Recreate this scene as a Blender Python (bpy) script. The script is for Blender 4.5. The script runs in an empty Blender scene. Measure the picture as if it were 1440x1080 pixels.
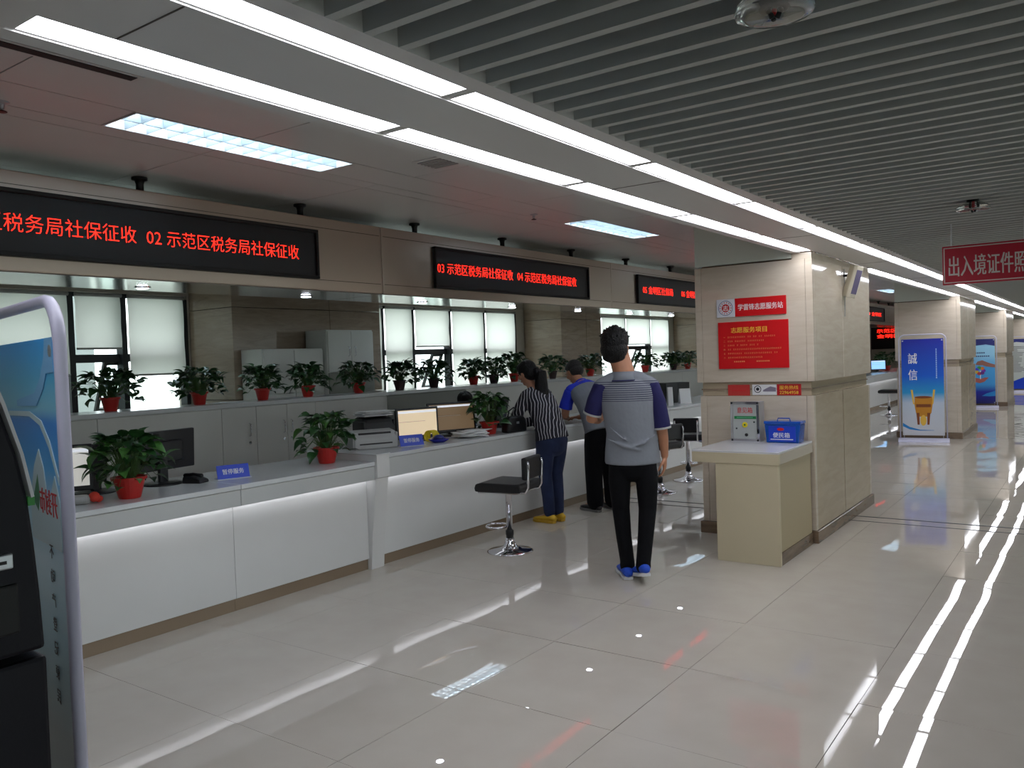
import bpy, bmesh, math, random
from mathutils import Matrix, Vector, Euler
R_ = math.radians
rnd = random.Random(7)
S = bpy.context.scene
C = S.collection

# ------------------------------------------------------------------ camera, world, exposure
cam_d = bpy.data.cameras.new('camera'); cam = bpy.data.objects.new('camera', cam_d); C.objects.link(cam)
cam_d.sensor_width = 36.0; cam_d.lens = 1155.0 / 1440.0 * 36.0; cam_d.clip_start = 0.02; cam_d.clip_end = 300
yaw, pit, rol = R_(35.7), R_(-1.75), R_(-2.0)
fw = Vector((-math.sin(yaw)*math.cos(pit), math.cos(yaw)*math.cos(pit), math.sin(pit)))
rt = Vector((math.cos(yaw), math.sin(yaw), 0)); up = rt.cross(fw)
r2 = rt*math.cos(rol) + up*math.sin(rol); u2 = up*math.cos(rol) - rt*math.sin(rol)
cm = Matrix((r2, u2, -fw)).transposed().to_4x4(); cm.translation = (0, 0, 1.55)
cam.matrix_world = cm
S.camera = cam
SKY = 2.9
w = bpy.data.worlds.new('overcast_sky'); S.world = w; w.use_nodes = True
bg = w.node_tree.nodes['Background']; bg.inputs[0].default_value = (0.94, 0.97, 1.0, 1); bg.inputs[1].default_value = SKY
S.view_settings.view_transform = 'Standard'; S.view_settings.look = 'None'
S.view_settings.exposure = 0.6; S.view_settings.gamma = 1.0; S.view_settings.use_curve_mapping = False
S.cycles.use_denoising = True
S.cycles.max_bounces = 10; S.cycles.diffuse_bounces = 5; S.cycles.glossy_bounces = 5; S.cycles.transparent_max_bounces = 12
S.cycles.sample_clamp_indirect = 6.0
STRIP_E, TROF_E, LIP_E, LEDTXT_E, DOWN_E = 9.0, 5.5, 3.4, 2.3, 25.0

# ------------------------------------------------------------------ materials
def lin(c):
    return tuple((x/255/12.92 if x/255 <= 0.04045 else ((x/255+0.055)/1.055)**2.4) for x in c)
MATS = {}
def nn(nt, t, **kw):
    n = nt.nodes.new(t)
    for k, v in kw.items(): setattr(n, k, v)
    return n
def mat(name, rgb=(200, 200, 200), rough=0.5, metal=0.0, spec=0.5, var=0.0, vscale=8.0, bump=0.0, bscale=40.0,
        emit=None, estr=0.0, alpha=1.0, coat=0.0, trans=0.0, aniso=None):
    if name in MATS: return MATS[name]
    m = bpy.data.materials.new(name); m.use_nodes = True; nt = m.node_tree; b = nt.nodes['Principled BSDF']
    col = lin(rgb) + (1,)
    b.inputs['Base Color'].default_value = col
    b.inputs['Roughness'].default_value = rough; b.inputs['Metallic'].default_value = metal
    b.inputs['Specular IOR Level'].default_value = spec
    b.inputs['Coat Weight'].default_value = coat; b.inputs['Transmission Weight'].default_value = trans
    tc = nn(nt, 'ShaderNodeTexCoord')
    if var > 0:
        no = nn(nt, 'ShaderNodeTexNoise'); no.inputs['Scale'].default_value = vscale; no.inputs['Detail'].default_value = 4
        nt.links.new(tc.outputs['Object'], no.inputs['Vector'])
        cr = nn(nt, 'ShaderNodeValToRGB')
        cr.color_ramp.elements[0].position = 0.3; cr.color_ramp.elements[1].position = 0.7
        cr.color_ramp.elements[0].color = tuple(c*(1-var) for c in col[:3]) + (1,)
        cr.color_ramp.elements[1].color = tuple(min(1, c*(1+var)) for c in col[:3]) + (1,)
        nt.links.new(no.outputs['Fac'], cr.inputs[0]); nt.links.new(cr.outputs[0], b.inputs['Base Color'])
    if bump > 0:
        n2 = nn(nt, 'ShaderNodeTexNoise'); n2.inputs['Scale'].default_value = bscale; n2.inputs['Detail'].default_value = 3
        nt.links.new(tc.outputs['Object'], n2.inputs['Vector'])
        bp = nn(nt, 'ShaderNodeBump'); bp.inputs['Strength'].default_value = bump; bp.inputs['Distance'].default_value = 0.02
        nt.links.new(n2.outputs['Fac'], bp.inputs['Height']); nt.links.new(bp.outputs[0], b.inputs['Normal'])
    if emit:
        b.inputs['Emission Color'].default_value = lin(emit) + (1,); b.inputs['Emission Strength'].default_value = estr
    MATS[name] = m
    return m
def nodes_of(m): return m.node_tree, m.node_tree.nodes['Principled BSDF']

def marble(name, c1, c2, rough, scale=1.0):
    m = mat(name, c1, rough=rough, spec=0.5); nt, b = nodes_of(m)
    tc = nn(nt, 'ShaderNodeTexCoord'); mp = nn(nt, 'ShaderNodeMapping'); mp.inputs['Scale'].default_value = (1.2*scale, 1.2*scale, 7*scale)
    mp.inputs['Rotation'].default_value = (0.10, 0.12, 0)
    geo = nn(nt, 'ShaderNodeNewGeometry')
    no = nn(nt, 'ShaderNodeTexNoise'); no.inputs['Scale'].default_value = 2.2; no.inputs['Detail'].default_value = 7; no.inputs['Roughness'].default_value = 0.62; no.inputs['Distortion'].default_value = 0.8
    nt.links.new(geo.outputs['Position'], mp.inputs[0]); nt.links.new(mp.outputs[0], no.inputs['Vector'])
    cr = nn(nt, 'ShaderNodeValToRGB'); e = cr.color_ramp.elements
    e[0].position = 0.32; e[0].color = lin(c2)+(1,); e[1].position = 0.62; e[1].color = lin(c1)+(1,)
    nt.links.new(no.outputs['Fac'], cr.inputs[0]); nt.links.new(cr.outputs[0], b.inputs['Base Color'])
    return m
M_marble = marble('beige_marble', (206, 194, 177), (196, 182, 163), 0.08)
M_marble2 = marble('brown_marble', (158, 140, 122), (140, 122, 104), 0.18)
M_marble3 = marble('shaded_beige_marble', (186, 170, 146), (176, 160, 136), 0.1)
M_skirt = marble('dark_marble_skirting', (128, 108, 88), (96, 80, 66), 0.08)

def floor_mat():
    m = mat('polished_floor_tile', (186, 178, 166), rough=0.010, spec=0.8); nt, b = nodes_of(m)
    geo = nn(nt, 'ShaderNodeNewGeometry')
    no = nn(nt, 'ShaderNodeTexNoise'); no.inputs['Scale'].default_value = 5.0; no.inputs['Detail'].default_value = 6
    nt.links.new(geo.outputs['Position'], no.inputs['Vector'])
    cr = nn(nt, 'ShaderNodeValToRGB'); e = cr.color_ramp.elements
    e[0].position = 0.35; e[0].color = lin((192, 184, 173))+(1,); e[1].position = 0.7; e[1].color = lin((196, 189, 178))+(1,)
    nt.links.new(no.outputs['Fac'], cr.inputs[0]); nt.links.new(cr.outputs[0], b.inputs['Base Color'])
    n2 = nn(nt, 'ShaderNodeTexNoise'); n2.inputs['Scale'].default_value = 1.3; n2.inputs['Detail'].default_value = 0.5
    nt.links.new(geo.outputs['Position'], n2.inputs['Vector'])
    bp = nn(nt, 'ShaderNodeBump'); bp.inputs['Strength'].default_value = 0.12; bp.inputs['Distance'].default_value = 0.02
    nt.links.new(n2.outputs['Fac'], bp.inputs['Height']); nt.links.new(bp.outputs[0], b.inputs['Normal'])
    return m
M_floor = floor_mat()
M_grout = mat('grey_grout', (84, 78, 70), rough=0.8)
M_slat = mat('grey_slat_paint', (176, 178, 174), rough=0.5)
M_void = mat('dark_ceiling_void', (96, 98, 98), rough=0.9)
M_soffit = mat('soffit_paint', (205, 203, 200), rough=0.45)
M_alu = mat('aluminium_ceiling_panel', (205, 205, 203), rough=0.33, metal=0.0, spec=0.45)
M_white = mat('white_laminate', (214, 214, 212), rough=0.22, var=0.015, vscale=3)
M_ctop = mat('counter_top_white', (205, 208, 208), rough=0.18)
M_apron = mat('counter_apron_grey', (190, 192, 190), rough=0.3)
M_kick = mat('brown_kick_plate', (150, 132, 112), rough=0.25, metal=0.3)
M_cab = mat('cabinet_grey_white', (206, 206, 200), rough=0.4)
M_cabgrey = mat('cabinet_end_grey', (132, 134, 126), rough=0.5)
M_steel = mat('brushed_steel', (190, 174, 160), rough=0.3, metal=1.0, bump=0.04, bscale=6)
M_mirror = mat('polished_steel', (170, 164, 156), rough=0.13, metal=1.0)
M_chrome = mat('chrome', (225, 225, 230), rough=0.06, metal=1.0)
M_silver = mat('silver_aluminium', (200, 203, 208), rough=0.3, metal=0.8)
M_black = mat('black_plastic', (14, 14, 17), rough=0.4)
M_blackm = mat('matte_black', (10, 10, 12), rough=0.6)
M_leather = mat('black_leatherette', (15, 15, 18), rough=0.42, bump=0.1, bscale=120)
M_led = mat('led_panel_black', (34, 32, 36), rough=0.4, spec=0.4)
M_ledtxt = mat('led_red_text', (255, 40, 30), emit=(255, 36, 22), estr=LEDTXT_E)
M_strip = mat('strip_light_diffuser', (255, 255, 255), emit=(244, 246, 255), estr=STRIP_E)
M_trof = mat('troffer_tube_glow', (255, 255, 255), emit=(225, 240, 255), estr=TROF_E*3.0)
M_louv = mat('troffer_louvre', (160, 172, 178), rough=0.35, metal=0.0)
M_lip = mat('under_lip_glow', (255, 255, 255), emit=(245, 246, 255), estr=LIP_E)
M_down = mat('downlight_glow', (255, 255, 255), emit=(235, 240, 255), estr=DOWN_E)
M_frame = mat('dark_window_frame', (34, 36, 40), rough=0.4)
M_wall = mat('painted_wall', (176, 168, 156), rough=0.7, var=0.02, vscale=2)
M_pot = mat('red_plastic_pot', (186, 36, 30), rough=0.35)
M_potdark = mat('dark_pot', (52, 30, 30), rough=0.4)
M_soil = mat('dark_soil', (50, 38, 28), rough=0.95, bump=0.6, bscale=60)
M_leaf = mat('glossy_leaf', (36, 74, 34), rough=0.32, var=0.35, vscale=6)
M_leaf2 = mat('light_leaf', (66, 112, 48), rough=0.32, var=0.25, vscale=6)
M_stem = mat('leaf_stem', (70, 100, 48), rough=0.5)
M_red = mat('red_placard', (206, 22, 28), rough=0.3)
M_redsign = mat('dark_red_sign', (168, 22, 44), rough=0.4)
M_gold = mat('gold_lettering', (240, 200, 70), rough=0.4)
M_wtxt = mat('white_lettering', (235, 235, 235), rough=0.5)
M_pink = mat('cream_pink_lettering', (226, 150, 96), rough=0.5)
M_rtxt = mat('red_lettering', (190, 30, 34), rough=0.5)
M_ktxt = mat('black_lettering', (36, 38, 44), rough=0.5)
M_navy = mat('navy_print', (24, 34, 108), rough=0.4)
M_green = mat('green_print', (16, 120, 66), rough=0.4)
M_yellow = mat('yellow_plastic', (226, 206, 40), rough=0.4)
M_bluep = mat('blue_placard', (16, 64, 196), rough=0.3)
M_bluebox = mat('translucent_blue_plastic', (40, 110, 220), rough=0.12, trans=0.55)
M_paper = mat('white_paper', (226, 226, 226), rough=0.8)
M_greyp = mat('grey_plastic', (168, 168, 166), rough=0.45)
M_desk = mat('cream_desk_board', (200, 188, 158), rough=0.45, var=0.02, vscale=3)
M_desktop = mat('desk_top_gloss', (206, 206, 208), rough=0.08)
M_deskedge = mat('desk_edge_beige', (186, 174, 154), rough=0.35)
M_skin = mat('skin', (176, 122, 92), rough=0.5, var=0.06, vscale=14)
M_skin2 = mat('skin_light', (190, 138, 110), rough=0.5, var=0.05, vscale=14)
M_hair = mat('black_hair', (9, 8, 9), rough=0.5, spec=0.3, bump=0.6, bscale=90)
M_hairg = mat('greying_hair', (34, 31, 28), rough=0.6, bump=0.6, bscale=90)
M_eye = mat('eye_dark', (24, 18, 16), rough=0.2)
M_lip2 = mat('lip_colour', (160, 84, 76), rough=0.5)
M_trouser = mat('black_trousers', (9, 9, 13), rough=0.9, spec=0.2, bump=0.5, bscale=9)
M_jeans = mat('blue_denim', (28, 40, 72), rough=0.9, var=0.22, vscale=7, bump=0.3, bscale=16)
M_grey = mat('grey_cotton', (122, 126, 134), rough=0.9, var=0.05, vscale=6, bump=0.5, bscale=9)
M_navyc = mat('navy_cotton', (24, 22, 74), rough=0.9, bump=0.4, bscale=10)
M_bluec = mat('royal_blue_cotton', (30, 50, 190), rough=0.85, bump=0.4, bscale=10)
M_shoeb = mat('blue_mesh_shoe', (24, 76, 196), rough=0.6, bump=0.4, bscale=120)
M_sole = mat('white_sole', (205, 205, 205), rough=0.6)
M_shoey = mat('yellow_suede', (206, 164, 36), rough=0.7)
M_shoek = mat('black_shoe', (28, 28, 30), rough=0.5)
M_kiosk = mat('kiosk_navy_black', (17, 16, 25), rough=0.5, spec=0.25, bump=0.05, bscale=200)
M_pole = mat('white_tube_paint', (196, 194, 214), rough=0.35)
M_spk = mat('cream_speaker', (198, 190, 170), rough=0.45)
M_spkg = mat('purple_grey_grille', (92, 84, 110), rough=0.7)
M_build = mat('pale_render_outside', (150, 158, 156), rough=0.9)
M_lawn = mat('pale_ground_outside', (190, 200, 190), rough=0.95, var=0.2, vscale=0.3)
M_screenw = mat('lit_screen_white', (225, 225, 222), emit=(225, 222, 214), estr=0.32)
M_screenb = mat('lit_screen_beige', (225, 205, 175), emit=(228, 206, 172), estr=0.42)
M_screend = mat('lit_screen_brown', (110, 92, 70), emit=(120, 98, 72), estr=0.35)
M_screenc = mat('lit_screen_blue', (120, 180, 240), emit=(150, 200, 250), estr=0.7)
M_bluelight = mat('pale_blue_cotton', (150, 185, 225), rough=0.9, var=0.35, vscale=30)

def striped_grey():
    m = mat('grey_cotton_striped_yoke', (122, 126, 134), rough=0.9, bump=0.5, bscale=9); nt, b = nodes_of(m)
    tc = nn(nt, 'ShaderNodeTexCoord'); sep = nn(nt, 'ShaderNodeSeparateXYZ'); nt.links.new(tc.outputs['Object'], sep.inputs[0])
    mu = nn(nt, 'ShaderNodeMath', operation='MULTIPLY'); mu.inputs[1].default_value = 2*math.pi/0.0145; nt.links.new(sep.outputs['Z'], mu.inputs[0])
    si = nn(nt, 'ShaderNodeMath', operation='SINE'); nt.links.new(mu.outputs[0], si.inputs[0])
    gt = nn(nt, 'ShaderNodeMath', operation='GREATER_THAN'); gt.inputs[1].default_value = 0.45; nt.links.new(si.outputs[0], gt.inputs[0])
    z0 = nn(nt, 'ShaderNodeMath', operation='GREATER_THAN'); z0.inputs[1].default_value = 1.235; nt.links.new(sep.outputs['Z'], z0.inputs[0])
    z1 = nn(nt, 'ShaderNodeMath', operation='LESS_THAN'); z1.inputs[1].default_value = 1.375; nt.links.new(sep.outputs['Z'], z1.inputs[0])
    a = nn(nt, 'ShaderNodeMath', operation='MULTIPLY'); nt.links.new(gt.outputs[0], a.inputs[0]); nt.links.new(z0.outputs[0], a.inputs[1])
    a2 = nn(nt, 'ShaderNodeMath', operation='MULTIPLY'); nt.links.new(a.outputs[0], a2.inputs[0]); nt.links.new(z1.outputs[0], a2.inputs[1])
    mx = nn(nt, 'ShaderNodeMixRGB'); mx.inputs[1].default_value = lin((124, 128, 136))+(1,); mx.inputs[2].default_value = lin((44, 44, 70))+(1,)
    nt.links.new(a2.outputs[0], mx.inputs[0]); nt.links.new(mx.outputs[0], b.inputs['Base Color'])
    return m
M_yoke = striped_grey()
def zebra():
    m = mat('black_white_striped_blouse', (26, 24, 32), rough=0.8, bump=0.3, bscale=10); nt, b = nodes_of(m)
    tc = nn(nt, 'ShaderNodeTexCoord'); mp = nn(nt, 'ShaderNodeMapping')
    mp.inputs['Scale'].default_value = (1, 1, 0.12); nt.links.new(tc.outputs['Object'], mp.inputs[0])
    wv = nn(nt, 'ShaderNodeTexNoise'); wv.inputs['Scale'].default_value = 6; nt.links.new(tc.outputs['Object'], wv.inputs['Vector'])
    ad = nn(nt, 'ShaderNodeVectorMath', operation='MULTIPLY_ADD'); ad.inputs[1].default_value = (0.07, 0.07, 0.0)
    nt.links.new(wv.outputs['Color'], ad.inputs[0]); nt.links.new(mp.outputs[0], ad.inputs[2])
    sep = nn(nt, 'ShaderNodeSeparateXYZ'); nt.links.new(ad.outputs[0], sep.inputs[0])
    s0 = nn(nt, 'ShaderNodeMath', operation='MULTIPLY_ADD'); s0.inputs[1].default_value = 1.0; nt.links.new(sep.outputs['X'], s0.inputs[0]); 
    my = nn(nt, 'ShaderNodeMath', operation='MULTIPLY'); my.inputs[1].default_value = -0.9; nt.links.new(sep.outputs['Y'], my.inputs[0]); nt.links.new(my.outputs[0], s0.inputs[2])
    mu = nn(nt, 'ShaderNodeMath', operation='MULTIPLY'); mu.inputs[1].default_value = 2*math.pi/0.040; nt.links.new(s0.outputs[0], mu.inputs[0])
    si = nn(nt, 'ShaderNodeMath', operation='SINE'); nt.links.new(mu.outputs[0], si.inputs[0])
    gt = nn(nt, 'ShaderNodeMath', operation='GREATER_THAN'); gt.inputs[1].default_value = 0.84; nt.links.new(si.outputs[0], gt.inputs[0])
    mx = nn(nt, 'ShaderNodeMixRGB'); mx.inputs[1].default_value = lin((28, 26, 36))+(1,); mx.inputs[2].default_value = lin((205, 205, 210))+(1,)
    nt.links.new(gt.outputs[0], mx.inputs[0]); nt.links.new(mx.outputs[0], b.inputs['Base Color'])
    return m
M_zebra = zebra()
def blind_mat():
    m = bpy.data.materials.new('roller_blind_fabric'); m.use_nodes = True; nt = m.node_tree; nt.nodes.clear()
    o = nn(nt, 'ShaderNodeOutputMaterial'); mx = nn(nt, 'ShaderNodeMixShader'); mx.inputs[0].default_value = 0.62
    d = nn(nt, 'ShaderNodeBsdfDiffuse'); d.inputs[0].default_value = lin((215, 220, 214))+(1,)
    t = nn(nt, 'ShaderNodeBsdfTranslucent')
    tc = nn(nt, 'ShaderNodeTexCoord'); no = nn(nt, 'ShaderNodeTexNoise'); no.inputs['Scale'].default_value = 1.2; nt.links.new(tc.outputs['Object'], no.inputs['Vector'])
    cr = nn(nt, 'ShaderNodeValToRGB'); cr.color_ramp.elements[0].color = lin((238, 236, 230))+(1,); cr.color_ramp.elements[1].color = lin((246, 243, 236))+(1,)
    nt.links.new(no.outputs['Fac'], cr.inputs[0]); nt.links.new(cr.outputs[0], t.inputs[0])
    nt.links.new(d.outputs[0], mx.inputs[1]); nt.links.new(t.outputs[0], mx.inputs[2]); nt.links.new(mx.outputs[0], o.inputs[0])
    return m
M_blind = blind_mat()
def glass_mat(name, tint, ior=1.45):
    m = bpy.data.materials.new(name); m.use_nodes = True; nt = m.node_tree; nt.nodes.clear()
    o = nn(nt, 'ShaderNodeOutputMaterial'); mx = nn(nt, 'ShaderNodeMixShader'); lw = nn(nt, 'ShaderNodeLayerWeight'); lw.inputs[0].default_value = 0.5
    pw = nn(nt, 'ShaderNodeMath', operation='POWER'); pw.inputs[1].default_value = 5.0; nt.links.new(lw.outputs['Facing'], pw.inputs[0])
    fr = nn(nt, 'ShaderNodeMath', operation='MULTIPLY_ADD'); fr.inputs[1].default_value = 0.96; fr.inputs[2].default_value = 0.04; nt.links.new(pw.outputs[0], fr.inputs[0])
    t = nn(nt, 'ShaderNodeBsdfTransparent'); t.inputs[0].default_value = tint; g = nn(nt, 'ShaderNodeBsdfGlossy'); g.inputs['Roughness'].default_value = 0.02
    nt.links.new(fr.outputs[0], mx.inputs[0]); nt.links.new(t.outputs[0], mx.inputs[1]); nt.links.new(g.outputs[0], mx.inputs[2]); nt.links.new(mx.outputs[0], o.inputs[0])
    return m
M_glass = glass_mat('window_glass', (0.93, 0.97, 0.97, 1))
def ramp_mat(name, stops, rough=0.35, axis='Z', trans=0.0):
    m = mat(name, (255, 255, 255), rough=rough); nt, b = nodes_of(m)
    tc = nn(nt, 'ShaderNodeTexCoord'); sep = nn(nt, 'ShaderNodeSeparateXYZ'); nt.links.new(tc.outputs['Object'], sep.inputs[0])
    z0, z1 = stops[0][0], stops[-1][0]
    mr = nn(nt, 'ShaderNodeMapRange'); mr.inputs[1].default_value = z0; mr.inputs[2].default_value = z1
    nt.links.new(sep.outputs[axis], mr.inputs[0]); cr = nn(nt, 'ShaderNodeValToRGB'); nt.links.new(mr.outputs[0], cr.inputs[0])
    e = cr.color_ramp.elements
    while len(e) < len(stops): e.new(0.5)
    for el, (z, c) in zip(e, stops): el.position = (z-z0)/(z1-z0); el.color = lin(c)+(1,)
    nt.links.new(cr.outputs[0], b.inputs['Base Color'])
    return m

# ------------------------------------------------------------------ mesh helpers
class MB:
    def __init__(s): s.v = []; s.f = []
    def add(s, vs, fs):
        o = len(s.v); s.v += [tuple(p) for p in vs]; s.f += [tuple(i+o for i in f) for f in fs]; return s
    def box(s, x0, x1, y0, y1, z0, z1, M=None):
        vs = [Vector((x, y, z)) for z in (z0, z1) for y in (y0, y1) for x in (x0, x1)]
        if M: vs = [M @ p for p in vs]
        return s.add(vs, [(0, 2, 3, 1), (4, 5, 7, 6), (0, 1, 5, 4), (2, 6, 7, 3), (0, 4, 6, 2), (1, 3, 7, 5)])
    def quad(s, a, b, c, d): return s.add([a, b, c, d], [(0, 1, 2, 3)])
    def prism(s, pts, a, b, axis='y'):
        # pts: 2-D outline; extruded along axis from a to b.  axis y: pts are (x,z); x: pts are (y,z); z: pts are (x,y)
        def P(p, t): return {'y': (p[0], t, p[1]), 'x': (t, p[0], p[1]), 'z': (p[0], p[1], t)}[axis]
        n = len(pts); vs = [P(p, a) for p in pts] + [P(p, b) for p in pts]
        fs = [tuple(range(n-1, -1, -1)), tuple(range(n, 2*n))] + [(i, (i+1) % n, n+(i+1) % n, n+i) for i in range(n)]
        return s.add(vs, fs)
    def lathe(s, prof, c=(0, 0, 0), n=24, M=None, cap=True):
        vs = []; fs = []
        for r, z in prof:
            for k in range(n):
                a = 2*math.pi*k/n; vs.append(Vector((r*math.cos(a), r*math.sin(a), z)))
        m = len(prof)
        for i in range(m-1):
            for k in range(n): fs.append((i*n+k, i*n+(k+1) % n, (i+1)*n+(k+1) % n, (i+1)*n+k))
        if cap: fs.append(tuple(range(n-1, -1, -1))); fs.append(tuple((m-1)*n+k for k in range(n)))
        if M: vs = [M @ p for p in vs]
        return s.add([p+Vector(c) for p in vs], fs)
    def sweep(s, pts, radii, n=10, side=(1, 0, 0), caps=True):
        pts = [Vector(p) for p in pts]; radii = [r if isinstance(r, tuple) else (r, r) for r in radii]
        rings = []; sd = Vector(side)
        for i, p in enumerate(pts):
            t = (pts[min(i+1, len(pts)-1)] - pts[max(i-1, 0)]).normalized()
            x = (sd - t*sd.dot(t))
            if x.length < 1e-3: x = Vector((0, 1, 0)) - t*t.y
            x.normalize(); y = t.cross(x); rings.append((p, x, y, t, radii[i]))
        full = []
        if caps:
            p, x, y, t, (a, b) = rings[0]; m = min(a, b)
            full += [(p-t*m*0.92, x, y, t, (a*0.38, b*0.38)), (p-t*m*0.6, x, y, t, (a*0.8, b*0.8))]
        full += rings
        if caps:
            p, x, y, t, (a, b) = rings[-1]; m = min(a, b)
            full += [(p+t*m*0.6, x, y, t, (a*0.8, b*0.8)), (p+t*m*0.92, x, y, t, (a*0.38, b*0.38))]
        vs = []; fs = []
        for p, x, y, t, (a, b) in full:
            for k in range(n):
                an = 2*math.pi*k/n; vs.append(p + x*a*math.cos(an) + y*b*math.sin(an))
        for i in range(len(full)-1):
            for k in range(n): fs.append((i*n+k, i*n+(k+1) % n, (i+1)*n+(k+1) % n, (i+1)*n+k))
        fs.append(tuple(range(n-1, -1, -1))); fs.append(tuple((len(full)-1)*n+k for k in range(n)))
        return s.add(vs, fs)
    def tube(s, pts, r, n=10): return s.sweep(pts, [r]*len(pts), n, (0.31, 0.53, 0.79), caps=False)
    def ell(s, c, r, M=None, n=16, m=10):
        vs = []; fs = []
        for i in range(1, m):
            th = math.pi*i/m
            for k in range(n):
                a = 2*math.pi*k/n; vs.append(Vector((r[0]*math.sin(th)*math.cos(a), r[1]*math.sin(th)*math.sin(a), r[2]*math.cos(th))))
        vs += [Vector((0, 0, r[2])), Vector((0, 0, -r[2]))]
        for i in range(m-2):
            for k in range(n): fs.append((i*n+k, (i+1)*n+k, (i+1)*n+(k+1) % n, i*n+(k+1) % n))
        T = len(vs)-2; B = len(vs)-1
        for k in range(n): fs.append((T, k, (k+1) % n)); fs.append((B, (m-2)*n+(k+1) % n, (m-2)*n+k))
        if M: vs = [M @ p for p in vs]
        return s.add([p+Vector(c) for p in vs], fs)
    def mesh(s, name):
        me = bpy.data.meshes.new(name); me.from_pydata(s.v, [], s.f); me.update(); return me
    def build(s, name, m, parent=None, bevel=0.0, smooth=False, seg=2):
        me = s.mesh(name)
        bm = bmesh.new(); bm.from_mesh(me); bmesh.ops.recalc_face_normals(bm, faces=bm.faces)
        if bevel: bmesh.ops.bevel(bm, geom=[e for e in bm.edges if len(e.link_faces) == 2 and e.calc_face_angle(0) > 0.5], offset=bevel, segments=seg, affect='EDGES', profile=0.5, clamp_overlap=True)
        if smooth:
            for f in bm.faces: f.smooth = True
        bm.to_mesh(me); bm.free()
        me.materials.append(m); o = bpy.data.objects.new(name, me); C.objects.link(o)
        if parent: o.parent = parent
        return o
def box(name, m, parent, *b, bevel=0.0): return MB().box(*b).build(name, m, parent, bevel=bevel)
def tag(o, label=None, cat=None, group=None, kind=None):
    if label: o['label'] = label
    if cat: o['category'] = cat
    if group: o['group'] = group
    if kind: o['kind'] = kind
    return o
def thing(name, label, cat, loc=(0, 0, 0), rz=0.0, group=None):
    o = bpy.data.objects.new(name, None); C.objects.link(o); o.empty_display_size = 0.1
    o.location = loc; o.rotation_euler = (0, 0, rz); return tag(o, label, cat, group)
def struct(o, label=None): return tag(o, label, kind='structure')
def copy_tree(o, parent=None):
    c = o.copy(); C.objects.link(c)
    if parent: c.parent = parent
    for ch in list(o.children): copy_tree(ch, c)
    return c
ORD = ['first', 'second', 'third', 'fourth', 'fifth', 'sixth', 'seventh', 'eighth', 'ninth', 'tenth', 'eleventh', 'twelfth', 'thirteenth', 'fourteenth', 'fifteenth',
       'sixteenth', 'seventeenth', 'eighteenth', 'nineteenth', 'twentieth', 'twenty-first', 'twenty-second', 'twenty-third', 'twenty-fourth', 'twenty-fifth', 'twenty-sixth', 'twenty-seventh', 'twenty-eighth', 'twenty-ninth', 'thirtieth']
def rotmat(kind):
    # text placed on: 'px' plane facing +x (reads along +y), 'ny' plane facing -y (reads along +x), 'py' plane facing +y
    return {'px': Euler((R_(90), 0, R_(90))), 'ny': Euler((R_(90), 0, 0)), 'py': Euler((R_(90), 0, R_(180)))}[kind].to_matrix().to_4x4()
def text(s, wdt, hgt, m, parent, loc, face='ny', depth=0.001, bold=0.0, name='lettering', M0=None):
    cu = bpy.data.curves.new('lettering', 'FONT'); cu.body = s; cu.resolution_u = 2; cu.extrude = 0; cu.offset = min(bold, 0.0)
    o = bpy.data.objects.new('tmp', cu); C.objects.link(o)
    dg = bpy.context.evaluated_depsgraph_get(); dg.update()
    me = bpy.data.meshes.new_from_object(o.evaluated_get(dg)); bpy.data.objects.remove(o)
    xs = [v.co.x for v in me.vertices]; ys = [v.co.y for v in me.vertices]
    cx, cy = (min(xs)+max(xs))/2, (min(ys)+max(ys))/2; sx = wdt/(max(xs)-min(xs)); sy = hgt/(max(ys)-min(ys))
    T = Matrix.Translation(loc) @ (M0 or rotmat(face)) @ Matrix.Diagonal((sx, sy, 1, 1)) @ Matrix.Translation((-cx, -cy, 0))
    bm = bmesh.new(); bm.from_mesh(me)
    r = bmesh.ops.extrude_face_region(bm, geom=bm.faces[:])
    for v in [g for g in r['geom'] if isinstance(g, bmesh.types.BMVert)]: v.co.z += depth
    bmesh.ops.transform(bm, matrix=T, verts=bm.verts); bm.to_mesh(me); bm.free()
    if bold > 0:
        ax = (T.to_3x3() @ Vector((1, 0, 0))).normalized()*bold*hgt*0.36; v0 = [v.co.copy() for v in me.vertices]; f0 = [tuple(p.vertices) for p in me.polygons]
        me2 = bpy.data.meshes.new('lettering'); nz = (T.to_3x3() @ Vector((0, 0, 1))).normalized()*0.0004; me2.from_pydata([p-ax for p in v0]+[p+ax+nz for p in v0], [], f0+[tuple(i+len(v0) for i in f) for f in f0]); me = me2
    me.materials.clear(); me.materials.append(m)
    o = bpy.data.objects.new(name, me); C.objects.link(o)
    if parent: o.parent = parent
    return o

# ------------------------------------------------------------------ the room shell
floor = box('floor', M_grout, None, -10.2, 5.6, -5, 34.2, -0.12, -0.002); struct(floor, 'glossy beige tiled floor of the service hall')
TS = 0.785
def tile_mesh():
    h = TS/2-0.0013; c = 0.0002
    vs = [(sx*h, sy*h, -0.0004) for sx, sy in ((-1, -1), (1, -1), (1, 1), (-1, 1))] + [(sx*(h-c), sy*(h-c), 0) for sx, sy in ((-1, -1), (1, -1), (1, 1), (-1, 1))] + [(sx*h, sy*h, -0.008) for sx, sy in ((-1, -1), (1, -1), (1, 1), (-1, 1))]
    fs = [(4, 5, 6, 7)] + [(i, (i+1) % 4, 4+(i+1) % 4, 4+i) for i in range(4)] + [(8+i, 8+(i+1) % 4, (i+1) % 4, i) for i in range(4)]
    me = bpy.data.meshes.new('tile'); me.from_pydata(vs, [], fs); me.materials.append(M_floor); return me
TM = tile_mesh()
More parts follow.
